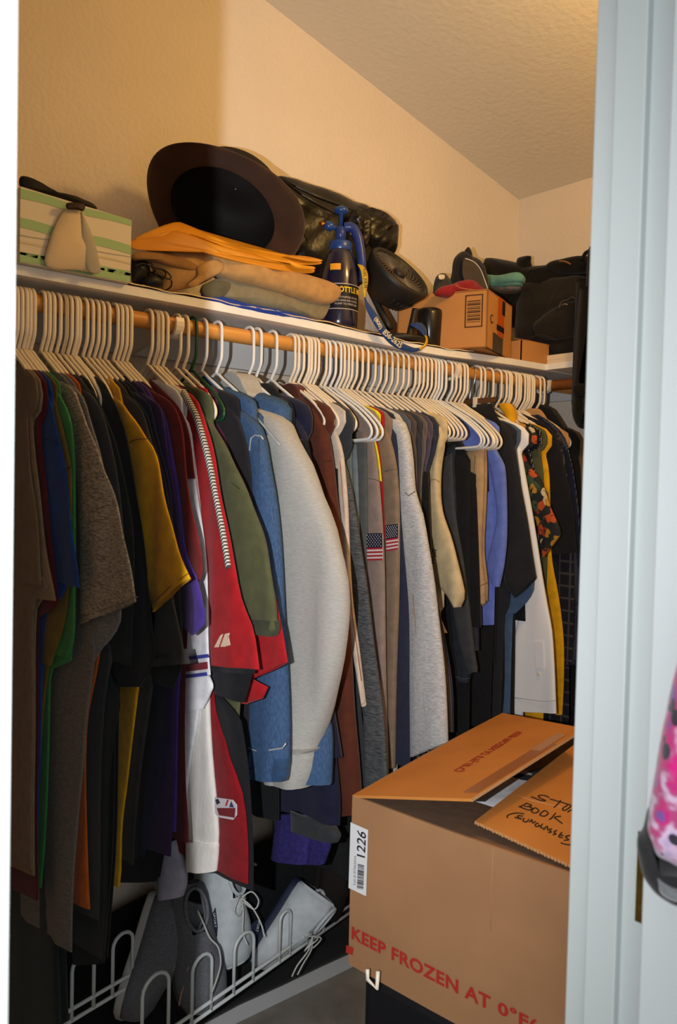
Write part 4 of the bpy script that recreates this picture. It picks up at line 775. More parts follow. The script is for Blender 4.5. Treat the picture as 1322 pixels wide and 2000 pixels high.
def band(nm, z0, z1, m_, r_, a0=-1.7, a1=1.7, n=30):
    V = []; 
    for i in range(n+1): V += [onb(a0+(a1-a0)*i/n, z0, r_), onb(a0+(a1-a0)*i/n, z1, r_)]
    mk(nm, V, [(2*i, 2*i+2, 2*i+3, 2*i+1) for i in range(n)], m_, t)
lab_m = mat('label_black', (22, 20, 30), rough=.4); lab_w = mat('label_white', (200, 190, 180), rough=.5); lab_y = mat('label_yellow', (228, 190, 30), rough=.5)
band('label', .045, .104, lab_m, R0+.0005); band('label_line', .1035, .1052, lab_w, R0+.0008); band('label_line', .044, .0455, lab_w, R0+.0008)
def wraptext(txt, a0, a1, z0, z1, m_, bold=.02):
    uv, f = text_geo(txt, bold); return mk('label_text', [onb(a0+(a1-a0)*u, z0+(z1-z0)*v, R0+.0014) for u, v in uv], f, m_, t, False)
wraptext('PRO BOTTLE ME', -.9, 1.45, .084, .098, lab_y, .035)
for k, s_ in enumerate(('MULTI PURPOSE SPRAYER', 'FOR HOME AND GARDEN', 'PUMP TO PRESSURE')): wraptext(s_, -.2, 1.1, .070-k*.008, .0745-k*.008, lab_w, 0)
band('price_sticker', .138, .153, mat('sticker_orange', (236, 160, 28), rough=.5), .0445, -.55, .05, 6)
# fan
fc = atX(782, 531, -1.565); fr_ = (rt*.68+up*.73).normalized(); fn = (fr_*.86 - fw*.51).normalized(); fm = mat('fan_black', (34, 31, 29), rough=.5, spec=.4)
fb = Vector((fc.x-.02, fc.y+.0, STOP)); t = empty('desk_fan', fb, 'round black desk fan tilted upward on its stand, right of the spray bottle', 'fan')
hx = fn.cross(fr_).normalized()
R1 = .090
MB().lathe([(0, -.085), (.05, -.085), (.066, -.075), (.078, -.05), (R1+.004, -.01), (R1+.004, .0), (R1-.002, .006), (R1-.009, .002), (R1-.011, -.02), (0, -.022)], fc, fn, 48).build('housing', fm, t)
mb = MB(); e1 = fr_ - fn*fr_.dot(fn); e1.normalize(); e2 = fn.cross(e1)
for k in range(30):
    pts = []
    for j in range(7):
        r_ = .016+(R1-.011-.016)*j/6; a = 2*math.pi*k/30 + j*.17; pts.append(fc + (e1*math.cos(a)+e2*math.sin(a))*r_ + fn*(-.004-.008*(1-(r_/R1)**2)+.004))
    mb.tube(pts, .0013, 5)
mb.build('grille', mat('grille_lit', (104, 92, 78), rough=.35, spec=.6), t)  # black grille lightened to brown; the light it catches is in the colour
MB().lathe([(0, .004), (.014, .003), (.018, -.002), (.018, -.01), (0, -.01)], fc, fn, 24).build('hub', fm, t)
mb = MB()
for k in range(5):
    a = 2*math.pi*k/5; c1 = fc+fn*-.018; d1 = e1*math.cos(a)+e2*math.sin(a); d2 = e1*math.cos(a+.9)+e2*math.sin(a+.9)
    mb.slab([c1, c1+d1*.066+fn*.006, c1+(d1+d2).normalized()*.068, c1+d2*.06-fn*.006], fn*.0012)
mb.build('blades', fm, t)
MB().lathe([(0, 0), (.068, 0), (.072, .004), (.068, .012), (.03, .02), (0, .022)], (fb.x+.02, fb.y-.0, STOP), n=40).build('base', fm, t)
o1 = fc - fn*.045
for s_ in (-1, 1): MB().tube(sm([Vector((fb.x+.02, fb.y, STOP+.015))+hx*.03*s_, o1+hx*(R1+.001)*s_*.9-Vector((0, 0, .05)), o1+hx*(R1+.003)*s_], 5), .009, 10).build('bracket_arm', fm, t)
mb = MB()
for k in range(9):
    a = math.radians(200+k*12); p = fc - fn*.079 + (e1*math.cos(a)+e2*math.sin(a))*.062; q = fc - fn*.045 + (e1*math.cos(a)+e2*math.sin(a))*.082; mb.tube([p, q], .0016, 5)
mb.build('vent_ribs', fm, t)
# black canister
cc = atX(838, 640, -1.60); t = empty('black_canister', (cc.x, cc.y, STOP), 'plain glossy black canister between the fan and the cardboard box', 'canister')
MB().lathe([(0, 0), (.03, 0), (.033, .004), (.0375, .1), (.036, .112), (.028, .117), (0, .118)], (cc.x, cc.y, STOP), n=32).build('body', mat('canister_black', (26, 24, 26), rough=.25, spec=.5), t)
# lanyard
lb = mat('lanyard_blue', (30, 60, 118), rough=.7, sheen=.1); ly = mat('lanyard_yellow', (206, 172, 40), rough=.7)
t = empty('lanyard', atX(770, 660, -1.49), 'blue and yellow printed lanyard looping over the shelf edge below the fan', 'lanyard')
def ribbon(nm, pts, m_):                      # (lx, ly, rx, ry, X)
    L_ = sm([atX(a, b, e_) for a, b, c_, d, e_ in pts], 5); R_ = sm([atX(c_, d, e_) for a, b, c_, d, e_ in pts], 5); V = []
    for a, b in zip(L_, R_): V += [a, b]
    n = len(L_); top = V; bot = [Vector(p)-Vector((.0012, 0, 0)) for p in V]
    F = [(2*i, 2*i+1, 2*i+3, 2*i+2) for i in range(n-1)] + [(2*n+2*i, 2*n+2*i+2, 2*n+2*i+3, 2*n+2*i+1) for i in range(n-1)] + [(2*i, 2*i+2, 2*n+2*i+2, 2*n+2*i) for i in range(n-1)] + [(2*i+1, 2*n+2*i+1, 2*n+2*i+3, 2*i+3) for i in range(n-1)]
    return mk(nm, top+bot, F, m_, t), L_, R_
ribbon('band', [(698, 516, 709, 518, -1.50), (705, 528, 717, 530, -1.475), (708, 545, 719, 546, -1.47), (709, 560, 717, 562, -1.47), (711, 580, 714, 581, -1.472)], ly)
ribbon('band', [(711, 578, 714, 578, -1.474), (713, 590, 717, 588, -1.474), (716, 604, 726, 600, -1.474), (728, 628, 740, 620, -1.474), (744, 652, 754, 642, -1.474), (765, 674, 773, 662, -1.472), (786, 684, 790, 672, -1.472), (806, 688, 808, 679, -1.472), (822, 684, 820, 679, -1.472)], lb)
ribbon('band', [(820, 684, 818, 679, -1.471), (832, 676, 827, 674, -1.476), (836, 666, 832, 664, -1.49), (834, 655, 829, 655, -1.52)], ly)
ribbon('band', [(834, 656, 828, 656, -1.52), (833, 642, 820, 646, -1.53), (826, 632, 808, 638, -1.54), (812, 629, 800, 634, -1.55)], lb)
lettering('printed_text', '(800)', [atX(728, 625, -1.4725), atX(740, 646, -1.4725), atX(747, 638, -1.4725), atX(735, 617, -1.4725)], (.001, 0, 0), mat('lanyard_text', (216, 208, 170), rough=.6), t, .02)
lettering('printed_text', '856-2625', [atX(745, 651, -1.4715), atX(781, 681, -1.4705), atX(786, 672, -1.4705), atX(753, 642, -1.4715)], (.001, 0, 0), MATS['lanyard_text'], t, .02)
lettering('printed_text', 'RELIEF', [atX(710, 562, -1.469), atX(708, 522, -1.472), atX(714, 522, -1.472), atX(716, 562, -1.469)], (.002, 0, 0), mat('lanyard_ink', (90, 86, 60), rough=.6), t, .01)
# shipping box
card = mat('cardboard', (190, 134, 78), rough=.85, spec=.15, noise=(8, .06), bump=(140, .15, .0006)); card_d = mat('cardboard_side', (178, 114, 60), rough=.85, spec=.15, noise=(8, .06)); 
t = empty('shipping_box', (-1.55, 1.8, STOP), 'taped cardboard shipping box with barcode panel, jutting over the shelf edge', 'box')
Nn = Vector((-1.446, 1.743, STOP+.001)); Rr = Vector((-1.536, 1.963, STOP+.001)); dd = (Rr-Nn).normalized(); pp = Vector((-dd.y, dd.x, 0)); 
if pp.x > 0: pp = -pp
Ll = Nn+pp*.265; Bb = Rr+pp*.265; H = Vector((0, 0, .158))
q = [Nn, Rr, Bb, Ll]; th_ = .004
mb = MB(); mb.slab(q, (0, 0, .004))
for a, b in ((Nn, Rr), (Rr, Bb), (Bb, Ll), (Ll, Nn)):
    inn = (sum(q, Vector())/4 - (a+b)/2).normalized()*th_; mb.slab([a, b, b+H, a+H], inn)
o = mb.build('box_body', card, t, smooth=False)
MB().slab([Nn+H-Vector((0, 0, .004)), Rr+H-Vector((0, 0, .004)), (Rr+Bb)/2+H-Vector((0, 0, .004)), (Nn+Ll)/2+H-Vector((0, 0, .004))], (0, 0, .003)).build('flap', card, t, smooth=False)
MB().slab([Ll+H, Bb+H, Bb+H+pp*.06+Vector((0, 0, .05)), Ll+H+pp*.06+Vector((0, 0, .05))], (0, 0, .003)).build('flap', card_d, t, smooth=False)
g = quadmap((Ll, Nn, Nn+H, Ll+H)); go = -dd*.0006; ink = mat('ink_brown', (72, 44, 24), rough=.8)
def rectg(nm, g_, u0, v0, u1, v1, off, m_, par, th=.0004): return MB().slab([g_(u0, v0)+off, g_(u1, v0)+off, g_(u1, v1)+off, g_(u0, v1)+off], off.normalized()*th).build(nm, m_, par, smooth=False)
bx = (.76, .95, .36, .92)
for a in ((bx[0], bx[2], bx[0]+.012, bx[3]), (bx[1]-.012, bx[2], bx[1], bx[3]), (bx[0], bx[2], bx[1], bx[2]+.018), (bx[0], bx[3]-.018, bx[1], bx[3])): rectg('printed_frame', g, *a, go, ink, t)
v = .45
for k in range(12):
    hgt = (.008, .016, .01, .022)[k*7 % 4]; rectg('barcode_bar', g, .785, v, .925, v+hgt, go, ink, t); v += .032
g2 = quadmap((Nn, Rr, Rr+H, Nn+H)); g2o = Vector((-pp.x, -pp.y, 0))*.0006; tape_o = mat('tape_orange', (196, 92, 26), rough=.3, spec=.5); tape_b = mat('tape_black', (34, 34, 34), rough=.4); tape_g = mat('tape_gray', (72, 66, 58), rough=.5)
rectg('packing_tape', g2, .40, .30, .66, 1.0, g2o, tape_o, t); rectg('tape_print', g2, .56, .72, .68, .97, g2o*2, tape_b, t); rectg('tape_print', g2, .36, .40, .66, .50, g2o*2.2, tape_b, t)
rectg('tape_gray', g2, .22, .0, .40, .32, g2o*2, tape_g, t); rectg('tape_gray', g2, .42, .0, .62, .30, g2o*2, tape_g, t)
# curved arrow-like printed mark beside the tape
MB().tube(sm([g2(.16+.05*math.cos(a), .53+.07*math.sin(a))+g2o*2 for a in [math.radians(x) for x in range(60, 331, 30)]], 3), .0012, 5).build('printed_mark', tape_b, t)
# caps in the box
t = empty('baseball_hat', atX(915, 560, -1.6), 'black cap with white-edged brim standing in the shipping box', 'hat')
inflate('crown', PX([(882, 574), (883, 530), (887, 505), (900, 492), (906, 496), (915, 500), (934, 512), (944, 532), (948, 574)], -1.60), (1, -.4, 0), .05, cloth('cap_black', (36, 34, 34)), t, (.003, 50))
inflate('strap', PX([(904, 498), (913, 483), (919, 487), (922, 502)], -1.60), (1, -.4, 0), .006, cloth('cap_black', (36, 34, 34)), t, (.001, 50))
inflate('brim', PX([(906, 505), (928, 512), (940, 530), (952, 566), (944, 572), (930, 560), (905, 545)], -1.555), (1, -.4, 0), .008, cloth('cap_gray', (72, 64, 56)), t, (.001, 50))
MB().tube(sm(PX([(909, 505), (926, 512), (938, 526), (946, 546), (953, 566)], -1.548), 5), .0016, 6).build('brim_edge', cloth('cap_white', (214, 204, 190)), t)
t = empty('baseball_hat', atX(880, 565, -1.55), 'red cloth cap lying in front of the black cap in the shipping box', 'hat')
inflate('crown', PX([(850, 578), (858, 562), (880, 556), (896, 550), (918, 547), (934, 556), (944, 574), (900, 584)], -1.555), (1, -.4, 0), .03, cloth('cap_red', (136, 32, 36)), t, (.003, 50))
MB().tube(sm(PX([(890, 556), (898, 562), (915, 565), (936, 568)], -1.52), 4), .0015, 6).build('piping', cloth('cap_tan', (170, 116, 80)), t)
t = empty('knit_hat', atX(862, 560, -1.6), 'small grey knit cap at the left of the shipping box', 'hat')
inflate('crown', PX([(846, 566), (850, 544), (858, 535), (870, 536), (882, 556), (878, 574), (850, 578)], -1.60), (1, -.4, 0), .025, cloth('cap_slate', (62, 58, 52)), t, (.002, 60))
inflate('badge', PX([(857, 537), (868, 537), (867, 545), (858, 545)], -1.565), (1, -.4, 0), .003, cloth('cap_white', (214, 204, 190)), t, (.0005, 60))
# towels
t = empty('folded_towel', atY(985, 560, 2.1), 'folded aqua towel on top of the black duffel bag', 'towel')
aq = cloth('towel_aqua', (104, 156, 142)); aq2 = cloth('towel_aqua_deep', (84, 130, 124))
inflate('fold', PY([(946, 538), (975, 538), (1010, 532), (1022, 538), (1022, 548), (1012, 553), (980, 557), (948, 556)], 2.06), (.3, -1, 0), .022, aq, t, (.002, 40), back=3)
inflate('fold', PY([(948, 555), (980, 557), (1014, 552), (1016, 558), (990, 563), (955, 561)], 2.055), (.3, -1, 0), .02, aq2, t, (.002, 40), back=3)
t = empty('patterned_towel', atY(985, 567, 2.1), 'folded multicoloured towel directly under the aqua towel', 'towel')
inflate('fold', PY([(956, 560), (990, 562), (1014, 557), (1012, 566), (996, 570), (970, 570)], 2.06), (.3, -1, 0), .02, mat('towel_pattern', (120, 96, 88), rough=.95, noise=(90, .6), col2=(70, 96, 92)), t, (.002, 40), back=3)
# black bags
bagm = cloth('bag_nylon', (36, 33, 30)); bagd = cloth('bag_black', (20, 19, 19))
t = empty('black_duffel_bag', (-1.45, 2.25, STOP), 'black duffel bag lying behind the towels along the back wall, handles on top', 'bag')
inflate('bag_body', PY([(936, 530), (945, 512), (956, 505), (985, 508), (1012, 514), (1040, 522), (1070, 520), (1110, 514), (1150, 512), (1175, 520), (1175, 600), (1100, 640), (1000, 640), (950, 600)], 2.2), (.2, -1, 0), .07, bagd, t, (.005, 30), back=1.2)
inflate('side_handle', PY([(1009, 524), (1010, 507), (1018, 502), (1036, 500), (1037, 512), (1040, 530), (1020, 536)], 2.16), (.2, -1, 0), .02, bagd, t, (.002, 50))
inflate('top_pocket', PY([(1066, 524), (1076, 512), (1100, 506), (1140, 500), (1160, 508), (1160, 530), (1100, 536)], 2.15), (.2, -1, 0), .03, bagd, t, (.003, 40))
MB().tube(sm(PY([(1138, 506), (1144, 494), (1158, 488), (1172, 486)], 2.12), 5), .006, 8).build('handle', bagd, t)
MB().tube(sm(PY([(1092, 510), (1104, 511), (1114, 516)], 2.112), 4), .002, 6).build('tan_trim', cloth('trim_tan', (150, 96, 48)), t)
t = empty('black_backpack', (-1.4, 2.2, STOP), 'slumped charcoal-black backpack with a zipped pocket in the back corner', 'backpack')
inflate('pack_body', PY([(1010, 600), (1016, 560), (1032, 545), (1060, 541), (1100, 540), (1140, 540), (1165, 560), (1168, 640), (1160, 690), (1100, 698), (1040, 682), (1008, 664)], 2.16), (.2, -1, 0), .05, bagm, t, (.005, 34), rings=12, back=.9)
inflate('front_pocket', PY([(1040, 640), (1062, 616), (1090, 598), (1120, 588), (1150, 590), (1155, 640), (1110, 660), (1060, 662)], 2.115), (.2, -1, 0), .018, bagm, t, (.003, 50))
MB().tube(sm(PY([(1092, 602), (1096, 590), (1108, 586), (1117, 580), (1122, 584)], 2.09), 4), .0018, 6).build('zip_pull', mat('gunmetal', (90, 88, 84), rough=.4, metal=.5), t)
MB().tube(sm(PY([(1099, 595), (1103, 594), (1108, 595)], 2.088), 3), .0016, 6).build('zip_slider', mat('zip_metal', (190, 186, 170), rough=.3, metal=1), t)
MB().tube(sm(PY([(1010, 640), (1012, 656), (1026, 664), (1050, 655), (1070, 658), (1086, 664)], 2.095), 5), .0025, 6).build('strap', bagm, t)
# small open carton and white box
t = empty('small_carton', (-1.58, 2.06, STOP), 'small open brown carton at the shelf corner beside the white box', 'box')
mb = MB(); x0, x1, ya, yb, h = -1.66, -1.515, 1.985, 2.125, .062
for a, b in (((x1-.003, ya, STOP), (x1, yb, STOP+h)), ((x0, ya, STOP), (x0+.003, yb, STOP+h)), ((x0, ya, STOP), (x1, ya+.003, STOP+h)), ((x0, yb-.003, STOP), (x1, yb, STOP+h)), ((x0, ya, STOP), (x1, yb, STOP+.003))): mb.box(a, b)
mb.build('carton_body', card, t, smooth=False)
MB().slab([(x1, ya+.03, STOP+h), (x1, yb, STOP+h), (x1-.05, yb, STOP+h+.012), (x1-.05, ya+.03, STOP+h+.012)], (0, 0, .003)).build('flap', card_d, t, smooth=False)
t = empty('white_box', (-1.45, 2.2, STOP), 'flat cream-white box on the back shelf beside the small carton', 'box')
wb = atZ(1074, 716, STOP); wr_ = atZ(1126, 711, STOP)
bevel(MB().box((wb.x, 2.115, STOP+.001), (wr_.x+.03, 2.3, STOP+.028)).build('box_body', mat('box_cream', (228, 212, 184), rough=.6), t, smooth=False), .0015)
bevel(MB().box((wb.x-.001, 2.113, STOP+.016), (wr_.x+.031, 2.302, STOP+.031)).build('lid', mat('box_cream', (228, 212, 184), rough=.6), t, smooth=False), .0015)
# hanging black garment bag straps
t = empty('strap_bag', atY(1140, 600, 2.0), 'tall black bag with long loop strap hanging down past the far rod', 'bag')
stm = cloth('strap_black', (18, 17, 17))
inflate('bag_body', PY([(1148, 500), (1156, 478), (1168, 466), (1182, 462), (1182, 735), (1164, 735), (1158, 700), (1146, 640)], 2.06), (.2, -1, 0), .03, stm, t, (.003, 30), back=.6)
inflate('bag_top', PY([(1166, 452), (1176, 449), (1180, 470), (1168, 472)], 2.06), (.2, -1, 0), .01, stm, t, (.001, 30))
def strap(nm, pts, wpx, Y, m_):
    P = sm([atY(a, b, Y) for a, b in pts], 6); V = []
    for i, p in enumerate(P):
        t_ = (P[min(i+1, len(P)-1)]-P[max(i-1, 0)]).normalized(); s_ = Vector((t_.z, 0, -t_.x))*wpx
        V += [p-s_, p+s_, p+s_+Vector((0, .003, 0)), p-s_+Vector((0, .003, 0))]
    F = [(4*i+k, 4*i+(k+1) % 4, 4*(i+1)+(k+1) % 4, 4*(i+1)+k) for i in range(len(P)-1) for k in range(4)] + [(0, 1, 2, 3)]
    return mk(nm, V, F, m_, t)
strap('strap', [(1142, 560), (1136, 640), (1131, 720), (1128, 780), (1128, 805), (1136, 824), (1146, 820), (1151, 800), (1148, 770), (1142, 740), (1148, 700), (1156, 650)], .018, 2.03, stm)
strap('strap', [(1134, 545), (1132, 620), (1128, 700), (1126, 760), (1125, 790)], .016, 2.045, stm)
inflate('strap_slider', PY([(1121, 752), (1146, 750), (1150, 764), (1144, 772), (1122, 770)], 2.028), (.2, -1, 0), .005, stm, t, (.0005, 30))

# ================================================================= big carton on the black case
ZT, ZB = .92, .62
A = atZ(688, 1553, ZT); B_ = atZ(1122, 1708, ZT); D = atZ(985, 1390, ZT)
ab = (B_-A).normalized(); B_ = A+ab*.44; D = A+(D-A).normalized()*.66; E_ = D+(B_-A)
bigc = mat('carton_kraft', (164, 122, 86), rough=.85, spec=.15, noise=(7, .08), bump=(150, .15, .0006)); bigt = mat('carton_flap', (204, 134, 66), rough=.8, spec=.2, noise=(7, .07), bump=(150, .15, .0006)); bigi = mat('carton_inside', (128, 100, 78), rough=.9, noise=(40, .12))
cedge = mat('carton_edge', (196, 150, 104), rough=.9)
t = empty('frozen_food_carton', ((A+E_)/2).xy.to_3d()+Vector((0, 0, ZB)), 'big open cardboard carton with red lettering, standing on a black case', 'box')
Q = [Vector((p.x, p.y, ZB)) for p in (A, B_, E_, D)]; H = Vector((0, 0, ZT-ZB)); cen = sum(Q, Vector())/4
# slight swell of the front wall toward the left edge, as measured at its foot
th_ = .005
for nm, i, j in (('front_panel', 0, 1), ('right_panel', 1, 2), ('back_panel', 2, 3), ('left_panel', 3, 0)):
    a, b = Q[i], Q[j]; e_ = (b-a).normalized(); inn = Vector((-e_.y, e_.x, 0)); inn = inn if inn.dot(cen-(a+b)/2) > 0 else -inn
    mb = MB(); n = 10; V = []; F = []
    for k in range(n+1):
        p = a.lerp(b, k/n); sw_ = -.004*math.sin(math.pi*k/n)
        for q_ in (p+inn*sw_*0, p+H, p+H+inn*th_, p+inn*th_): V.append(q_ + inn*(sw_ if k not in (0, n) else 0))
    for k in range(n):
        for c_ in range(4): F.append((4*k+c_, 4*k+(c_+1) % 4, 4*(k+1)+(c_+1) % 4, 4*(k+1)+c_))
    F += [(0, 3, 2, 1), (4*n, 4*n+1, 4*n+2, 4*n+3)]
    mk(nm, V, F, bigc, t, False, mats=[bigc, bigi], fmat=[1 if (m_ % 4) == 2 else 0 for m_ in range(4*n)]+[0, 0])
MB().slab(Q, (0, 0, .006)).build('bottom_panel', bigc, t, smooth=False)
# left flap, raised
F1 = atY(920, 1560, A.y+.02); F2 = atY(1133, 1424, D.y-.02)
fl_d = (F1-A); F2 = D+fl_d*1.0
F2b = atY(1140, 1422, D.y+.0); pn_ = (D-A).cross(F1-A).normalized(); dd2 = F2b-EYE; F2 = EYE + dd2*((A-EYE).dot(pn_)/dd2.dot(pn_))
nrm = (D-A).cross(F1-A).normalized(); nrm = nrm if nrm.z > 0 else -nrm
At, Dt = Vector((A.x, A.y, ZT)), Vector((D.x, D.y, ZT))
mk('top_flap', *(lambda m_: (m_.v, m_.f))(MB().slab([At, F1, F2, Dt], -nrm*.0045)), bigt, t, False, mats=[bigt, bigi], fmat=[0, 1, 0, 0, 0, 0])
# back edge of the flap reaches past the far corner; corrugated free edge
mb = MB()
for k in range(70):
    p = F1.lerp(F2, k/70); q_ = F1.lerp(F2, (k+.5)/70); mb.slab([p, q_, q_-nrm*.0045, p-nrm*.0045], (F1-At).normalized()*.0022)
o = mb.build('flap_edge', cedge, t, smooth=False); o['kind'] = 'stuff'
g = quadmap((At, F1, F2, Dt)); go = nrm*.0006          # u: hinge to free edge, v: near to far
rectg('packing_tape', g, .87, .06, .985, .72, go, mat('tape_brown', (168, 106, 56), rough=.4, spec=.5), t)
rectg('packing_tape', g, .86, .60, .955, .86, go*1.8, mat('tape_clear', (188, 142, 108), rough=.5, spec=.3), t)
redi = mat('ink_red', (172, 44, 34), rough=.8); redl = mat('ink_red_faint', (176, 52, 30), rough=.8)
lettering('red_print', 'KEEP FROZEN AT 0°F(-18°C)', [g(.58, .80), g(.62, .27), g(.51, .27), g(.48, .80)], go*1.5, redl, t, .02)
# right flap, lying a little lower, with handwriting
R1_ = atZ(928, 1603, ZT+.012); R2_ = atZ(1150, 1432, ZT+.006); dv = (Vector((B_.x, B_.y, ZT)) - R1_); Bt = Vector((B_.x, B_.y, ZT)); Et = Vector((E_.x, E_.y, ZT))
R3 = atZ(1122, 1692, ZT+.004); dr = (R3-R1_).normalized(); R3 = R1_+dr*.235; R4 = R2_+dr*.235
nr2 = (R3-R1_).cross(R2_-R1_).normalized(); nr2 = nr2 if nr2.z > 0 else -nr2
mk('top_flap', *(lambda m_: (m_.v, m_.f))(MB().slab([R1_, R3, R4, R2_], -nr2*.0045)), bigt, t, False)
mb = MB()
for k in range(40):
    p = R1_.lerp(R3, k/40); q_ = R1_.lerp(R3, (k+.55)/40); mb.slab([p, q_, q_-nr2*.0045, p-nr2*.0045], (R1_-R2_).normalized()*.002*(1+.5*math.sin(k*2.3)))
o = mb.build('flap_edge', cedge, t, smooth=False); o['kind'] = 'stuff'
Zf = ZT+.012
def hand(strokes):
    for s_ in strokes:
        P = []
        for a, b in s_:
            d = ray(a, b); tt = (R1_-EYE).dot(nr2)/d.dot(nr2); P.append(EYE+d*tt+nr2*.0008)
        MB().tube(sm(P, 4), .0011, 5).build('pen_stroke', mat('marker_black', (40, 28, 22), rough=.6), t)
k4 = lambda L_: [(860+a/4.896, 1400+b/4.896) for a, b in L_]
hand([k4(s_) for s_ in (
    [(1040, 775), (985, 755), (935, 760), (960, 785), (1005, 805), (960, 805), (870, 768)],
    [(1045, 790), (1120, 810), (1250, 850)], [(1150, 805), (1110, 850), (1085, 870)],
    [(1215, 850), (1170, 880), (1180, 900), (1215, 885), (1250, 858)], [(1215, 915), (1260, 890), (1330, 880)], [(1262, 890), (1290, 905), (1300, 935)],
    [(820, 830), (790, 850), (750, 865)], [(820, 830), (870, 850), (840, 862), (800, 858)], [(840, 862), (880, 880), (840, 895), (765, 868)],
    [(900, 875), (870, 905), (900, 925), (940, 905), (920, 880), (900, 875)], [(985, 905), (950, 940), (990, 955), (1030, 930), (1010, 905), (985, 905)],
    [(1100, 925), (1060, 975), (1040, 985)], [(1150, 955), (1090, 965), (1120, 990), (1165, 1025)],
    [(800, 932), (720, 925), (645, 945), (640, 970)], [(790, 955), (745, 950), (740, 965), (775, 980), (740, 975), (710, 965)], [(800, 975), (790, 1000), (820, 1010), (845, 985)],
    [(850, 1010), (875, 990), (880, 1020), (910, 1005)], [(935, 1020), (905, 1035), (915, 1055), (945, 1045), (935, 1038)], [(975, 1030), (955, 1060), (985, 1070)],
    [(985, 1085), (1020, 1050), (1025, 1090)], [(1065, 1075), (1040, 1085), (1060, 1105), (1030, 1110)], [(1110, 1090), (1085, 1105), (1105, 1125), (1075, 1130)],
    [(1160, 1110), (1130, 1150), (1170, 1160)], [(1140, 1135), (1175, 1140)], [(1235, 1140), (1195, 1150), (1225, 1180), (1180, 1185)], [(1300, 1170), (1290, 1215), (1220, 1228), (1150, 1210)])])
MB().tube([EYE+ray(a, b)*((R1_-EYE).dot(nr2)/ray(a, b).dot(nr2))+nr2*.0003 for a, b in [(1002+4, 1550), (1035, 1563), (1110, 1580)]], .0007, 4).build('crease', cedge, t)
# front minor flap folded inward and what lies inside
MB().slab([At+Vector((.008, .008, -.004)), Bt+Vector((-.008, .008, -.004)), Bt.lerp(Et, .3)+Vector((-.01, 0, -.03)), At.lerp(Dt, .3)+Vector((.01, 0, -.03))], (0, 0, -.004)).build('inner_flap', bigi, t, smooth=False)
g3 = quadmap((Q[0], Q[1], Q[1]+H, Q[0]+H)); en = (Q[1]-Q[0]).normalized(); fo = Vector((en.y, -en.x, 0)); fo = fo if fo.y < 0 else -fo
def onfront(px, py):
    d = ray(px, py); tt = (Q[0]+fo*.005-EYE).dot(fo)/d.dot(fo); return EYE+d*tt
# 1226 sticker, wrapped at the left edge
stk = [onfront(685, 1606), onfront(719, 1621), onfront(715, 1750), onfront(681, 1734)]
o = MB().slab(stk, fo*.0006).build('lot_sticker', mat('sticker_white', (222, 224, 226), rough=.4), t, smooth=False)
bki = mat('ink_black', (26, 28, 34), rough=.6)
sx = lambda a, b: onfront(660+a/10.53, 1590+b/10.53)
lettering('lot_number', '1226', [sx(565, 900), sx(590, 400), sx(400, 290), sx(395, 850)], fo*.0012, bki, t, .01)
lettering('lot_print', 'Lot # 07262024', [sx(372, 1460), sx(385, 870), sx(345, 850), sx(318, 1440)], fo*.0012, bki, t)
mb = MB(); rr = random.Random(3); v = 0.0
gb = quadmap((sx(400, 1520), sx(420, 1010), sx(548, 1045), sx(530, 1545)))
while v < .97:
    w_ = rr.choice((.012, .02, .032)); mb.slab([gb(v, 0), gb(min(1, v+w_), 0), gb(min(1, v+w_), 1), gb(v, 1)], fo*.0003); v += w_+rr.choice((.012, .02, .028))
o = mb.build('barcode', bki, t, smooth=False); o.location += fo*.0012
kx = lambda a, b: onfront(640+a/2.448, 1370+b/2.448)
def uspan(px, py): return (onfront(px, py)-Q[0]).dot(en)
u0 = uspan(687, 1833); u1 = uspan(958, 1972); zb0 = onfront(687, 1833).z; zt0 = onfront(689, 1809).z; zb1 = onfront(958, 1974).z; zt1 = zb1+(zt0-zb0)
fp = lambda u, z: Vector((Q[0].x, Q[0].y, 0))+fo*.005+en*u+Vector((0, 0, z))
lettering('red_lettering', 'KEEP FROZEN AT', [fp(u0, zb0), fp(u1, zb1), fp(u1, zt1), fp(u0, zt0)], fo*.0012, redi, t, .03, 1.06)
u2 = u1+(u1-u0)*.045; u3 = u2+(u1-u0)*.60; k_ = (zb1-zb0)/(u1-u0)
lettering('red_lettering', '0°F(-18°C)', [fp(u2, zb1+k_*(u2-u1)-.003), fp(u3, zb1+k_*(u3-u1)-.003), fp(u3, zt1+k_*(u3-u1)), fp(u2, zt1+k_*(u2-u1))], fo*.0012, redi, t, .03, 1.06)
MB().slab([kx(88, 1200), kx(118, 1212), kx(122, 1178), kx(90, 1165)], fo*.0008).build('red_mark', redi, t, smooth=False)
MB().tube([kx(790, 700), kx(782, 900), kx(778, 1100)], .0004, 4).build('crease', cedge, t)
t = empty('box_contents', cen+Vector((0, .1, 0)), 'grey and white clothes lying inside the open carton, seen through the gap', 'clothes')
inflate('white_cloth', [Vector((cen.x+a, cen.y+b, ZT-.05)) for a, b in ((-.16, -.1), (.05, -.12), (.1, .02), (-.02, .1), (-.15, .08))], (0, 0, 1), .03, white, t, (.006, 30))
inflate('patterned_cloth', [Vector((cen.x+a, cen.y+b, ZT-.045)) for a, b in ((-.08, .04), (.12, 0), (.14, .18), (-.04, .2))], (0, 0, 1), .03, slub, t, (.006, 30))
MB().tube(sm([Vector((cen.x+a, cen.y+b, ZT-.018)) for a, b in ((-.1, -.02), (0, .03), (.08, .1))], 5), .006, 8).build('black_band', black, t)
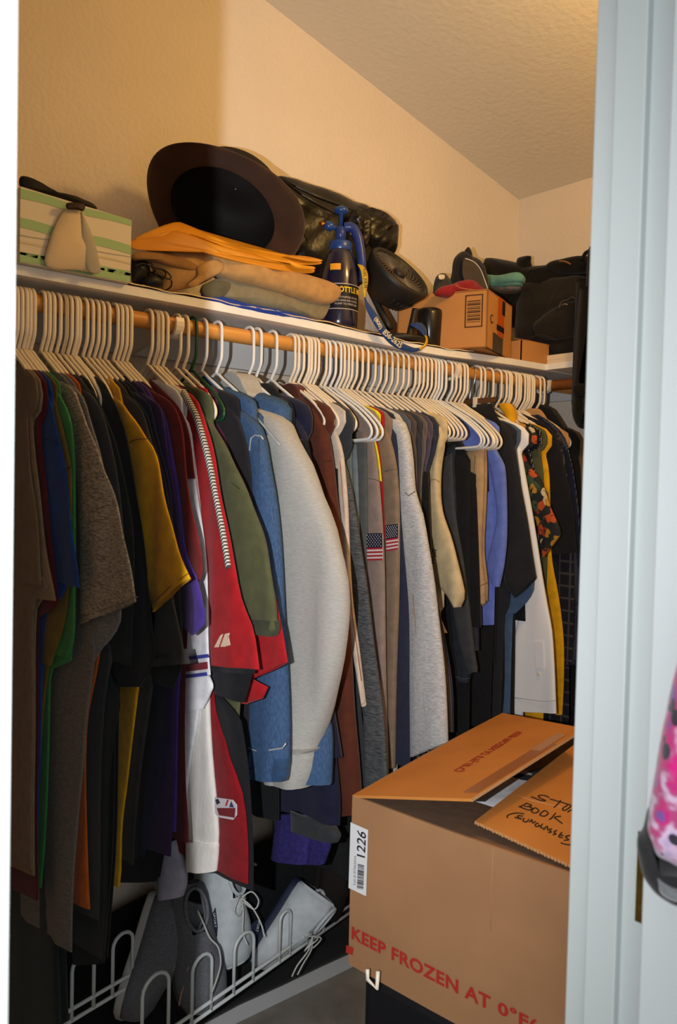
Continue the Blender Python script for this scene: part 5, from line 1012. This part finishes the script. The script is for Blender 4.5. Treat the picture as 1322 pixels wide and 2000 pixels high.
# black case under it
casem = mat('case_black', (22, 22, 26), rough=.55, bump=(400, .3, .001))
cA = atZ(700, 1905, ZB); t = empty('black_rolling_case', (cen.x+.05, cen.y, 0), 'tall black case with a white corner handle, carrying the open carton', 'suitcase')
e1_ = ab; e2_ = (D-A).normalized(); o0 = Vector((cA.x, cA.y, 0)) + e2_*.015
P0 = o0; P1 = o0+e1_*.36; P2 = P1+e2_*.5; P3 = o0+e2_*.5
o = MB().hexa([P0+Vector((0, 0, .03)), P1+Vector((0, 0, .03)), P2+Vector((0, 0, .03)), P3+Vector((0, 0, .03))]+[p+Vector((0, 0, ZB-.002)) for p in (P0, P1, P2, P3)]).build('case_body', casem, t, smooth=False); bevel(o, .015, 3)
fo2 = fo
q = [(e1_*a+Vector((0, 0, z)))+P0+fo2*.006 for a, z in ((.06, .56), (.2, .56), (.2, .1), (.06, .1))]
o = MB().slab(q, fo2*.02).build('front_pocket', mat('case_black2', (30, 30, 32), rough=.7), t, smooth=False); bevel(o, .008, 2)
def oncase(px, py, d_=.03):
    d = ray(px, py); tt = (P0+fo2*d_-EYE).dot(fo2)/d.dot(fo2); return EYE+d*tt
cx_ = lambda a, b: oncase(640+a/2.448, 1370+b/2.448)
MB().tube([cx_(190, 1280), cx_(190, 1330), cx_(236, 1370), cx_(240, 1290)], .0036, 8).build('handle', plast, t)
for i, p in enumerate((P0, P1, P2, P3)):
    MB().lathe([(0, -.012), (.014, -.012), (.0145, 0), (.014, .012), (0, .012)], (p.x+(cen.x-p.x)*.12, p.y+(cen.y-p.y)*.12, .0146), (1, 0, 0), 16).build('wheel', casem, t)

# ================================================================= shoe rack and shoes
rackm = mat('rack_white', (212, 220, 220), rough=.35, spec=.5)
ZR = .275
r1 = atZ(374, 2000, ZR); r2 = atZ(677, 1787, ZR); rd = (r2-r1).normalized(); rx = Vector((rd.y, -rd.x, 0)); rx = rx if rx.x < 0 else -rx   # rx: toward the wall
ra = r1-rd*.30; rb = r2+rd*.30
t = empty('wire_shoe_rack', ((ra+rb)/2).xy.to_3d(), 'white wire shoe rack with tall loops standing along the left wall', 'shoe rack')
def rail(p, q_, nm='rail', r=.0042): return MB().tube([p, q_], r, 8).build(nm, rackm, t)
rail(ra, rb); rail(ra+Vector((0, 0, .021)), rb+Vector((0, 0, .021)))
rail(ra+rx*.15+Vector((0, 0, .05)), rb+rx*.15+Vector((0, 0, .05))); rail(ra+rx*.15+Vector((0, 0, .075)), rb+rx*.15+Vector((0, 0, .075)))
for p in (ra, rb):
    rail(p, p+rx*.15+Vector((0, 0, .05)), 'end_bar')
    rail(p+Vector((0, 0, .02)), Vector((p.x, p.y, .0)), 'leg'); q_ = p+rx*.15; rail(q_+Vector((0, 0, .07)), Vector((q_.x, q_.y, .0)), 'leg')
def onrack(px, py):
    nrm_ = Vector((rx.x, rx.y, 0)); d = ray(px, py); tt = (r1-EYE).dot(nrm_)/d.dot(nrm_); return EYE+d*tt
def loop(p, q_, zt, nm='loop'):
    c = (p+q_)/2; hw = (q_-p).length/2; d_ = (q_-p).normalized(); pts = [p, Vector((p.x, p.y, zt-hw*.9))]
    for k in range(1, 8): a = math.pi-math.pi*k/8; pts.append(Vector((c.x, c.y, zt-hw*.9))+d_*hw*math.cos(a)+Vector((0, 0, hw*.9*math.sin(a))))
    pts += [Vector((q_.x, q_.y, zt-hw*.9)), q_]; MB().tube(pts, .0042, 8).build(nm, rackm, t)
for xa, xb, yt in ((276, 328, 1902), (374, 412, 1865), (456, 494, 1822), (545, 566, 1779), (599, 632, 1740), (659, 690, 1702)):
    yb = lambda x: 2000-(x-374)*.703
    p = onrack(xa, yb(xa)); q_ = onrack(xb, yb(xb)); tp = onrack((xa+xb)/2, yt+2); p.z = q_.z = ZR; loop(p, q_, tp.z)
for k in range(7):
    p = ra+rx*.15+rd*(.10+.105*k)+Vector((0, 0, .05)); loop(p, p+rd*.055, p.z+.13)
# ---- shoes
def shoe(nm, label, heel, toe, upv, m_up, m_sole, m_in, L_=None, wid=.1, hgt=.085, group=None, stripe=None, lace=None, collar_h=.075):
    t = empty(nm, heel, label, 'shoe', group)
    ax = (toe-heel); Ln = ax.length; ax.normalize(); u = (upv-ax*upv.dot(ax)).normalized(); s = ax.cross(u)
    st = [(0, .58, .9), (.04, .72, 1.0), (.12, .82, 1.02), (.25, .84, .95), (.38, .84, .84), (.5, .88, .78), (.62, .97, .66), (.75, 1.0, .56), (.87, .92, .48), (.95, .7, .38), (.99, .35, .26)]
    V = []; F = []; n = 20
    for f, wf, hf in st:
        for k in range(n):
            a = math.pi*k/(n-1); xx = math.cos(a)*wid/2*wf; yy = (math.sin(a)**.75)*hgt*hf
            xx *= 1-.25*math.sin(a)*(f < .6)
            V.append(heel+ax*Ln*f+s*xx+u*(yy+.018))
    for i in range(len(st)-1):
        for k in range(n-1):
            # leave the foot opening near the heel
            if .03 < st[i][0] < .37 and 7 <= k <= 11: continue
            F.append((i*n+k, i*n+k+1, (i+1)*n+k+1, (i+1)*n+k))
    F.append(tuple(range(n))); F.append(tuple(range((len(st)-1)*n, len(st)*n))[::-1])
    o = mk('upper', V, F, m_up, t); sd = o.modifiers.new('s', 'SOLIDIFY'); sd.thickness = .004; sd.offset = -1
    pl_ = []
    for f, wf, hf in st: pl_.append((f, wf))
    out = [(f, wf*1.06) for f, wf in pl_]+[(1.01, .2)]
    P = [heel+ax*Ln*f+s*wid/2*wf for f, wf in out]+[heel+ax*Ln*f-s*wid/2*wf for f, wf in out[::-1]]
    V = []; k = len(P)
    for h in (0, .004, .02, .024): V += [p+u*(h + .012*max(0, 1-i_/k)*0) + (cen_-p)*(.03 if h in (0, .024) else 0) for i_, p in enumerate(P) for cen_ in (heel+ax*Ln*.5,)]
    F = [tuple(range(k))[::-1], tuple(range(3*k, 4*k))]+[(r*k+i, r*k+(i+1) % k, (r+1)*k+(i+1) % k, (r+1)*k+i) for r in range(3) for i in range(k)]
    mk('sole', V, F, m_sole, t)
    # insole and collar
    P = [heel+ax*Ln*(.19+.155*math.cos(a))+s*wid*.30*math.sin(a)+u*(.055) for a in [2*math.pi*k/20 for k in range(20)]]
    MB().add(P, [tuple(range(20))]).build('insole', m_in, t)
    Pc = [heel+ax*Ln*(.20+.165*math.cos(a))+s*wid*.22*math.sin(a)+u*(.018+hgt*(.97-.06*math.cos(a))) for a in [2*math.pi*k/24 for k in range(24)]]
    MB().tube(Pc, .0045, 7, closed=True).build('collar', m_up, t)
    if lace:
        mb = MB()
        for k in range(6):
            f = .40+.055*k; z = .018+hgt*(.84-.9*(f-.40)); a = heel+ax*Ln*f+s*wid*.2+u*(z-.004); b = heel+ax*Ln*(f+.025)-s*wid*.2+u*(z-.006); m0 = (a+b)/2+u*.008
            mb.tube(sm([a, m0, b], 4), .0022, 6)
            a2 = heel+ax*Ln*(f+.025)+s*wid*.2+u*(z-.006); mb.tube(sm([a2, (a2+heel+ax*Ln*f-s*wid*.2+u*z)/2+u*.007, heel+ax*Ln*f-s*wid*.2+u*(z-.004)], 4), .0022, 6)
        for sg in (-1, 1):
            c = heel+ax*Ln*.40+u*(.018+hgt*.9); mb.tube(sm([c, c+s*sg*.02+u*.018-ax*.005, c+s*sg*.04+u*.012+ax*.02, c+s*sg*.025+u*.006+ax*.035, c+u*.004+ax*.01], 5), .002, 6)
            mb.tube(sm([c, c+s*sg*.015+u*.012+ax*.03, c+s*sg*.03+u*.01+ax*.07, c+s*sg*.028+u*.012+ax*.1], 5), .002, 6)
        mb.build('laces', lace, t)
    if stripe:
        for sg in (-1, 1):
            for (fa, fb_, z0, z1, m_) in stripe:
                V = []; n2 = 16
                for i in range(n2+1):
                    f = fa+(fb_-fa)*i/n2; wf = interp([(-w_, -f_) for f_, w_, h_ in st][0:0] or [(w_, -f_) for f_, w_, h_ in st], -f)
                    for z in (z0(f), z1(f)):
                        hh = hgt*interp([(h_, -f_) for f_, w_, h_ in st], -f); sn = min(1, max(.0, (z)/hh))**(1/.75); cs = math.sqrt(max(0, 1-sn*sn))
                        V.append(heel+ax*Ln*f+s*sg*(cs*wid/2*wf*(1-.25*sn*(f < .6))+.0022)+u*(z+.018))
                mk('side_stripe', V, [(2*i, 2*i+2, 2*i+3, 2*i+1) for i in range(n2)], m_, t)
    return t, ax, u, s, Ln
sw_ = mat('shoe_white', (198, 206, 210), rough=.55, noise=(50, .08)); sn_ = mat('shoe_navy', (34, 42, 66), rough=.6); sb = mat('shoe_insole', (206, 182, 136), rough=.8); sg_ = mat('shoe_gray', (112, 114, 120), rough=.85, noise=(300, .25)); ss = mat('sole_gray', (150, 152, 152), rough=.7); sk_ = mat('shoe_black', (30, 25, 23), rough=.9)
lw = mat('lace_white', (208, 212, 206), rough=.8); lo = mat('lace_tan', (188, 156, 128), rough=.8)
st_ = [(.02, .6, lambda f: .004, lambda f: .022, sn_), (.30, .62, lambda f: .012+.06*(f-.3), lambda f: .03+.06*(f-.3), sn_)]
def pd(px, py, dep): d = ray(px, py); return EYE+d*(dep/FPX)
shoe('running_shoe', 'white running shoe with navy trim, tipped with its beige insole showing at top', pd(582, 1712, 2.17), pd(484, 1872, 2.11), rt*.80-up*.35-fw*.35, sw_, sn_, sb, wid=.115, hgt=.105, stripe=st_, lace=lw)
shoe('running_shoe', 'white running shoe with navy trim beside the first, half hidden by the red jersey hem', pd(396, 1692, 2.08), pd(446, 1892, 2.0), rt*.72+up*.1-fw*.6, sw_, sn_, sb, wid=.115, hgt=.105, stripe=st_, lace=lw)
shoe('gray_walking_shoe', 'large grey cloth shoe with tan zigzag lace at the near end of the rack', pd(298, 1738, 1.95), pd(226, 1985, 1.86), rt*.97+fw*.05+up*.2, sg_, mat('sole_pale', (186, 186, 184), rough=.7), sk_, wid=.115, hgt=.12, lace=lo)
shoe('gray_walking_shoe', 'second large grey cloth shoe, white-edged, between the tan-laced and the running shoes', pd(352, 1725, 1.98), pd(398, 1975, 1.90), rt*.45-fw*.85+up*.1, sg_, ss, sk_, wid=.115, hgt=.09, lace=None)
MB().tube(sm([pd(a, b, c_) for a, b, c_ in ((386, 1778, 1.86), (398, 1805, 1.84), (410, 1832, 1.83), (426, 1850, 1.83), (431, 1880, 1.82), (424, 1910, 1.80), (413, 1940, 1.79))], 4), .0022, 6).build('loose_lace', mat('lace_white2', (190, 190, 188), rough=.8))
tag(bpy.data.objects['loose_lace'], 'loose white shoelace hanging down the right edge of the second grey shoe', 'shoelace')
for k, (hx_, hy, d0, tx, ty, d1) in enumerate(((632, 1680, 2.28, 620, 1800, 2.2),)):
    shoe('black_shoe', ['black shoe at the far end of the wire rack behind the last loops', 'black shoe tucked behind the running shoes under the hanging jeans', 'black shoe in the shadow at the near end of the rack'][k], pd(hx_, hy, d0), pd(tx, ty, d1), rt*.8-fw*.5, sk_, sk_, sk_, wid=.1, hgt=.08, lace=None)
# white cloth bits, jeans and dark trousers hanging low
y_ = yrod(300)
t = empty('white_towel', (RX, y_+.02, .66), 'crumpled pale lilac cloth hanging low beside the thermal shirt cuff', 'towel')
sheet('cloth', smx(xz([(270, 1675), (285, 1700), (300, 1720), (312, 1752)], y_)), smx(xz([(345, 1640), (356, 1680), (360, 1720), (352, 1752)], y_)), y_, .03, cloth('cloth_lilac', (170, 168, 186)), t, amp=.006, nr=14)
y_ = yrod(520)
t = empty('folded_jeans', (RX+.02, y_, .7), 'dark indigo jeans folded square, hanging lowest below the navy jacket', 'jeans')
sheet('folded_leg', xz([(544, 1588), (540, 1610), (531, 1676)], y_), xz([(600, 1590), (604, 1640), (598, 1688)], y_), y_, .03, mat('jeans_indigo', (50, 44, 110), rough=.9, noise=(120, .3)), t, amp=.002, nr=8)
sheet('folded_leg', xz([(572, 1588), (570, 1640), (566, 1682)], y_+.02), xz([(650, 1634), (644, 1660), (632, 1688)], y_+.02), y_+.02, .03, mat('jeans_indigo', (50, 44, 110), rough=.9), t, amp=.002, nr=8)
sheet('belt_band', xz([(574, 1580), (574, 1596), (574, 1618)], y_), xz([(660, 1618), (668, 1632), (662, 1644)], y_), y_-.005, .034, charcoal, t, amp=.001, nr=6)
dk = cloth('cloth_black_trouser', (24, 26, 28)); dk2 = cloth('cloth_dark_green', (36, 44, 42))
trousers(48, 'dark green-black trousers hanging to the lower left corner by the jamb', dk2, [(30, 1200), (30, 1600), (30, 2040)], [(104, 1180), (112, 1600), (130, 2000)], th=.03, hang=None, dy=.045, name='long_trousers')
trousers(150, 'black trousers hanging low between the orange and the mustard shirts', dk, [(130, 1200), (130, 1600), (150, 1880)], [(232, 1200), (228, 1600), (206, 1880)], th=.02, hang=None, dy=.0, name='long_trousers')
trousers(250, 'dark long coat tails hanging below the navy and purple t-shirts', dk, [(180, 1200), (180, 1500), (200, 1720)], [(350, 1200), (345, 1500), (310, 1720)], th=.02, hang=None, dy=.02, name='long_trousers')
for k, (px, xa, xb, yb_, lab) in enumerate(((455, 380, 520, 1740, 'added black coat filling the dark gap behind the denim jacket'), (560, 520, 680, 1700, 'added black coat filling the dark behind the brown sweater, down to the rack'), (640, 600, 760, 1680, 'added black coat filling the dark behind the slub-knit sleeve'), (740, 700, 900, 1640, 'added black coat filling the dark behind the heather grey sleeve'), (835, 800, 985, 1560, 'added black trousers filling the dark behind the carton under the jeans'), (925, 880, 1040, 1480, 'added black coat filling the dark behind the periwinkle shirt'), (990, 960, 1130, 1440, 'added black coat filling the dark behind the white dress shirt'))):  # added dark garments that black out the lit wall behind the clothes
    y_ = yrod(px)+.03; t = empty('filler_coat', (RX, y_, NZ), lab, 'coat')
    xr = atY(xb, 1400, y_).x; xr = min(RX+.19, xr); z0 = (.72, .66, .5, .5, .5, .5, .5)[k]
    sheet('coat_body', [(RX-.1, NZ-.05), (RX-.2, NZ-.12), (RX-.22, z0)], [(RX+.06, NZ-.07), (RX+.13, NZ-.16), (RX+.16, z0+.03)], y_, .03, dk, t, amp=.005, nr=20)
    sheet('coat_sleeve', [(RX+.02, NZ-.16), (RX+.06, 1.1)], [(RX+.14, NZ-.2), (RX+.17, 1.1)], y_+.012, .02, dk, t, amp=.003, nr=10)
# low heap of dark bags against the wall under the clothes
t = empty('dark_duffel', (-1.66, 1.35, 0), 'flat black holdall wedged between the shoe rack and the wall', 'bag')
inflate('bag_body', [Vector((-1.775, y0_, z0_)) for y0_, z0_ in ((.75, .08), (1.2, .075), (1.75, .075), (2.0, .08), (2.02, .35), (1.8, .48), (1.4, .50), (1.0, .47), (.72, .38))], (1, -.2, .1), .035, dk, t, (.006, 16), rings=14, back=.9)

# ================================================================= the open door on the right, hinge and fleece robe
t = empty('door_1', (-.375, .77, 0), None, None); t['kind'] = 'structure'
dm = mat('door_paint', (196, 204, 206), rough=.4, spec=.4)
HX, HY = -.392, .757
import math as _m
ang = _m.radians(-7); dx_, dy_ = _m.cos(ang), _m.sin(ang)
def dpt(a, b, z): return Vector((HX+dx_*a-dy_*b, HY+dy_*a+dx_*b, z))      # a along the leaf, b into its thickness
def dbox(a0, a1, b0, b1, z0, z1): return MB().hexa([dpt(a0, b0, z0), dpt(a1, b0, z0), dpt(a1, b1, z0), dpt(a0, b1, z0), dpt(a0, b0, z1), dpt(a1, b0, z1), dpt(a1, b1, z1), dpt(a0, b1, z1)])
o = dbox(.006, .61, -.036, 0, .012, 2.03).build('door_leaf', dm, t, smooth=False); bevel(o, .002)
for z0_, z1_ in ((.2, .85), (.98, 1.88)):
    o = dbox(.13, .50, -.041, -.035, z0_, z1_).build('door_panel', dm, t, smooth=False); bevel(o, .004, 2)
br_m = mat('hinge_brass', (150, 128, 60), rough=.3, metal=.9, noise=(30, .2))
for z0_ in (.18, 1.035):
    mb = MB(); mb.hexa([Vector((-.412, JR-.0135, z0_)), Vector((-.388, JR-.0135, z0_)), Vector((-.388, JR-.012, z0_)), Vector((-.412, JR-.012, z0_))]+[Vector((-.412, JR-.0135, z0_+.09)), Vector((-.388, JR-.0135, z0_+.09)), Vector((-.388, JR-.012, z0_+.09)), Vector((-.412, JR-.012, z0_+.09))])
    hg = mb.build('hinge', br_m, t, smooth=False)
    kn = MB().lathe([(0, 0), (.005, 0), (.005, .09), (0, .092)], (-.384, .747, z0_), n=14).build('hinge_knuckle', br_m, None)
    kn.parent = hg; kn.location = WLOC[kn.name]-WLOC[hg.name]
    for zz in (.015, .045, .075):
        sc = MB().lathe([(0, 0), (.004, 0), (.0036, .001), (0, .0012)], (-.404+.008*(zz == .045), JR-.0135, z0_+zz), (0, -1, 0), 12).build('screw', br_m, None)
        sc.parent = hg; sc.location = WLOC[sc.name]-WLOC[hg.name]
# fleece robe with a leopard-like pink, violet and black pattern
rm = mat('robe_fleece', (214, 170, 208), rough=.95, sheen=.3); nt = rm.node_tree; N = nt.nodes; L = nt.links; b = N['Principled BSDF']; tc = N.new('ShaderNodeTexCoord')
nz_ = N.new('ShaderNodeTexNoise'); nz_.inputs['Scale'].default_value = 40; L.new(tc.outputs['Object'], nz_.inputs['Vector']); cr = N.new('ShaderNodeValToRGB'); e = cr.color_ramp.elements
for k, (p, c) in enumerate(((.30, (170, 150, 190)), (.42, (206, 178, 206)), (.49, (170, 70, 120)), (.56, (190, 16, 110)), (.64, (110, 74, 150)))):
    q_ = e[k] if k < 2 else e.new(p); q_.position = p; q_.color = s2l(c)+(1,)
L.new(nz_.outputs['Fac'], cr.inputs[0]); vo = N.new('ShaderNodeTexVoronoi'); vo.inputs['Scale'].default_value = 48; L.new(tc.outputs['Object'], vo.inputs['Vector'])
ls = N.new('ShaderNodeMath'); ls.operation = 'LESS_THAN'; ls.inputs[1].default_value = .34; L.new(vo.outputs['Distance'], ls.inputs[0]); mx = N.new('ShaderNodeMix'); mx.data_type = 'RGBA'
L.new(ls.outputs[0], mx.inputs[0]); L.new(cr.outputs[0], mx.inputs[6]); mx.inputs[7].default_value = s2l((44, 36, 50))+(1,); L.new(mx.outputs[2], b.inputs['Base Color'])
rh = cloth('robe_black', (40, 40, 42)); rs = mat('robe_satin', (112, 116, 120), rough=.35, sheen=.4)
YR = .655
t = empty('fleece_robe', (-.30, YR, 1.05), 'pink, lilac and black spotted fleece robe hanging on the open door at the right edge', 'robe')
inflate('robe_body', [atY(a, b, YR) for a, b in ((1400, 1150), (1345, 1230), (1322, 1300), (1300, 1400), (1282, 1500), (1270, 1570), (1270, 1630), (1284, 1665), (1310, 1680), (1345, 1690), (1420, 1650), (1480, 1400), (1470, 1150))], (.3, -1, 0), .035, rm, t, (.003, 40), back=.5)
inflate('hem_band', [atY(a, b, YR) for a, b in ((1268, 1575), (1256, 1615), (1246, 1632), (1250, 1668), (1262, 1710), (1290, 1742), (1330, 1765), (1400, 1770), (1440, 1700), (1340, 1690), (1300, 1680), (1276, 1650))], (.3, -1, 0), .03, rh, t, (.003, 40), back=.5)
inflate('satin_edge', [atY(a, b, YR-.012) for a, b in ((1274, 1690), (1290, 1700), (1330, 1722), (1400, 1730), (1400, 1752), (1325, 1752), (1288, 1732))], (.3, -1, 0), .02, rs, t, (.002, 60), back=.5)

# navy side badges on the running shoes
sh1 = bpy.data.objects['running_shoe']; sh2 = bpy.data.objects['running_shoe.001']
for par, tri, txq, dp in ((sh2, [(405, 1808), (420, 1773), (425, 1812), (423, 1848)], [(416, 1784), (419, 1812), (423, 1811), (420, 1782)], 1.955), (sh1, [(482, 1812), (510, 1790), (506, 1815), (497, 1842)], [(505, 1796), (499, 1819), (504, 1820), (509, 1797)], 2.055)):
    P = [pd(a, b, dp) for a, b in tri]; MB().slab(P, fw*.002).build('side_badge', sn_, par, smooth=False)
    lettering('badge_text', 'SPORT', [pd(a, b, dp-.001) for a, b in txq], -fw*.0008, lw, par)
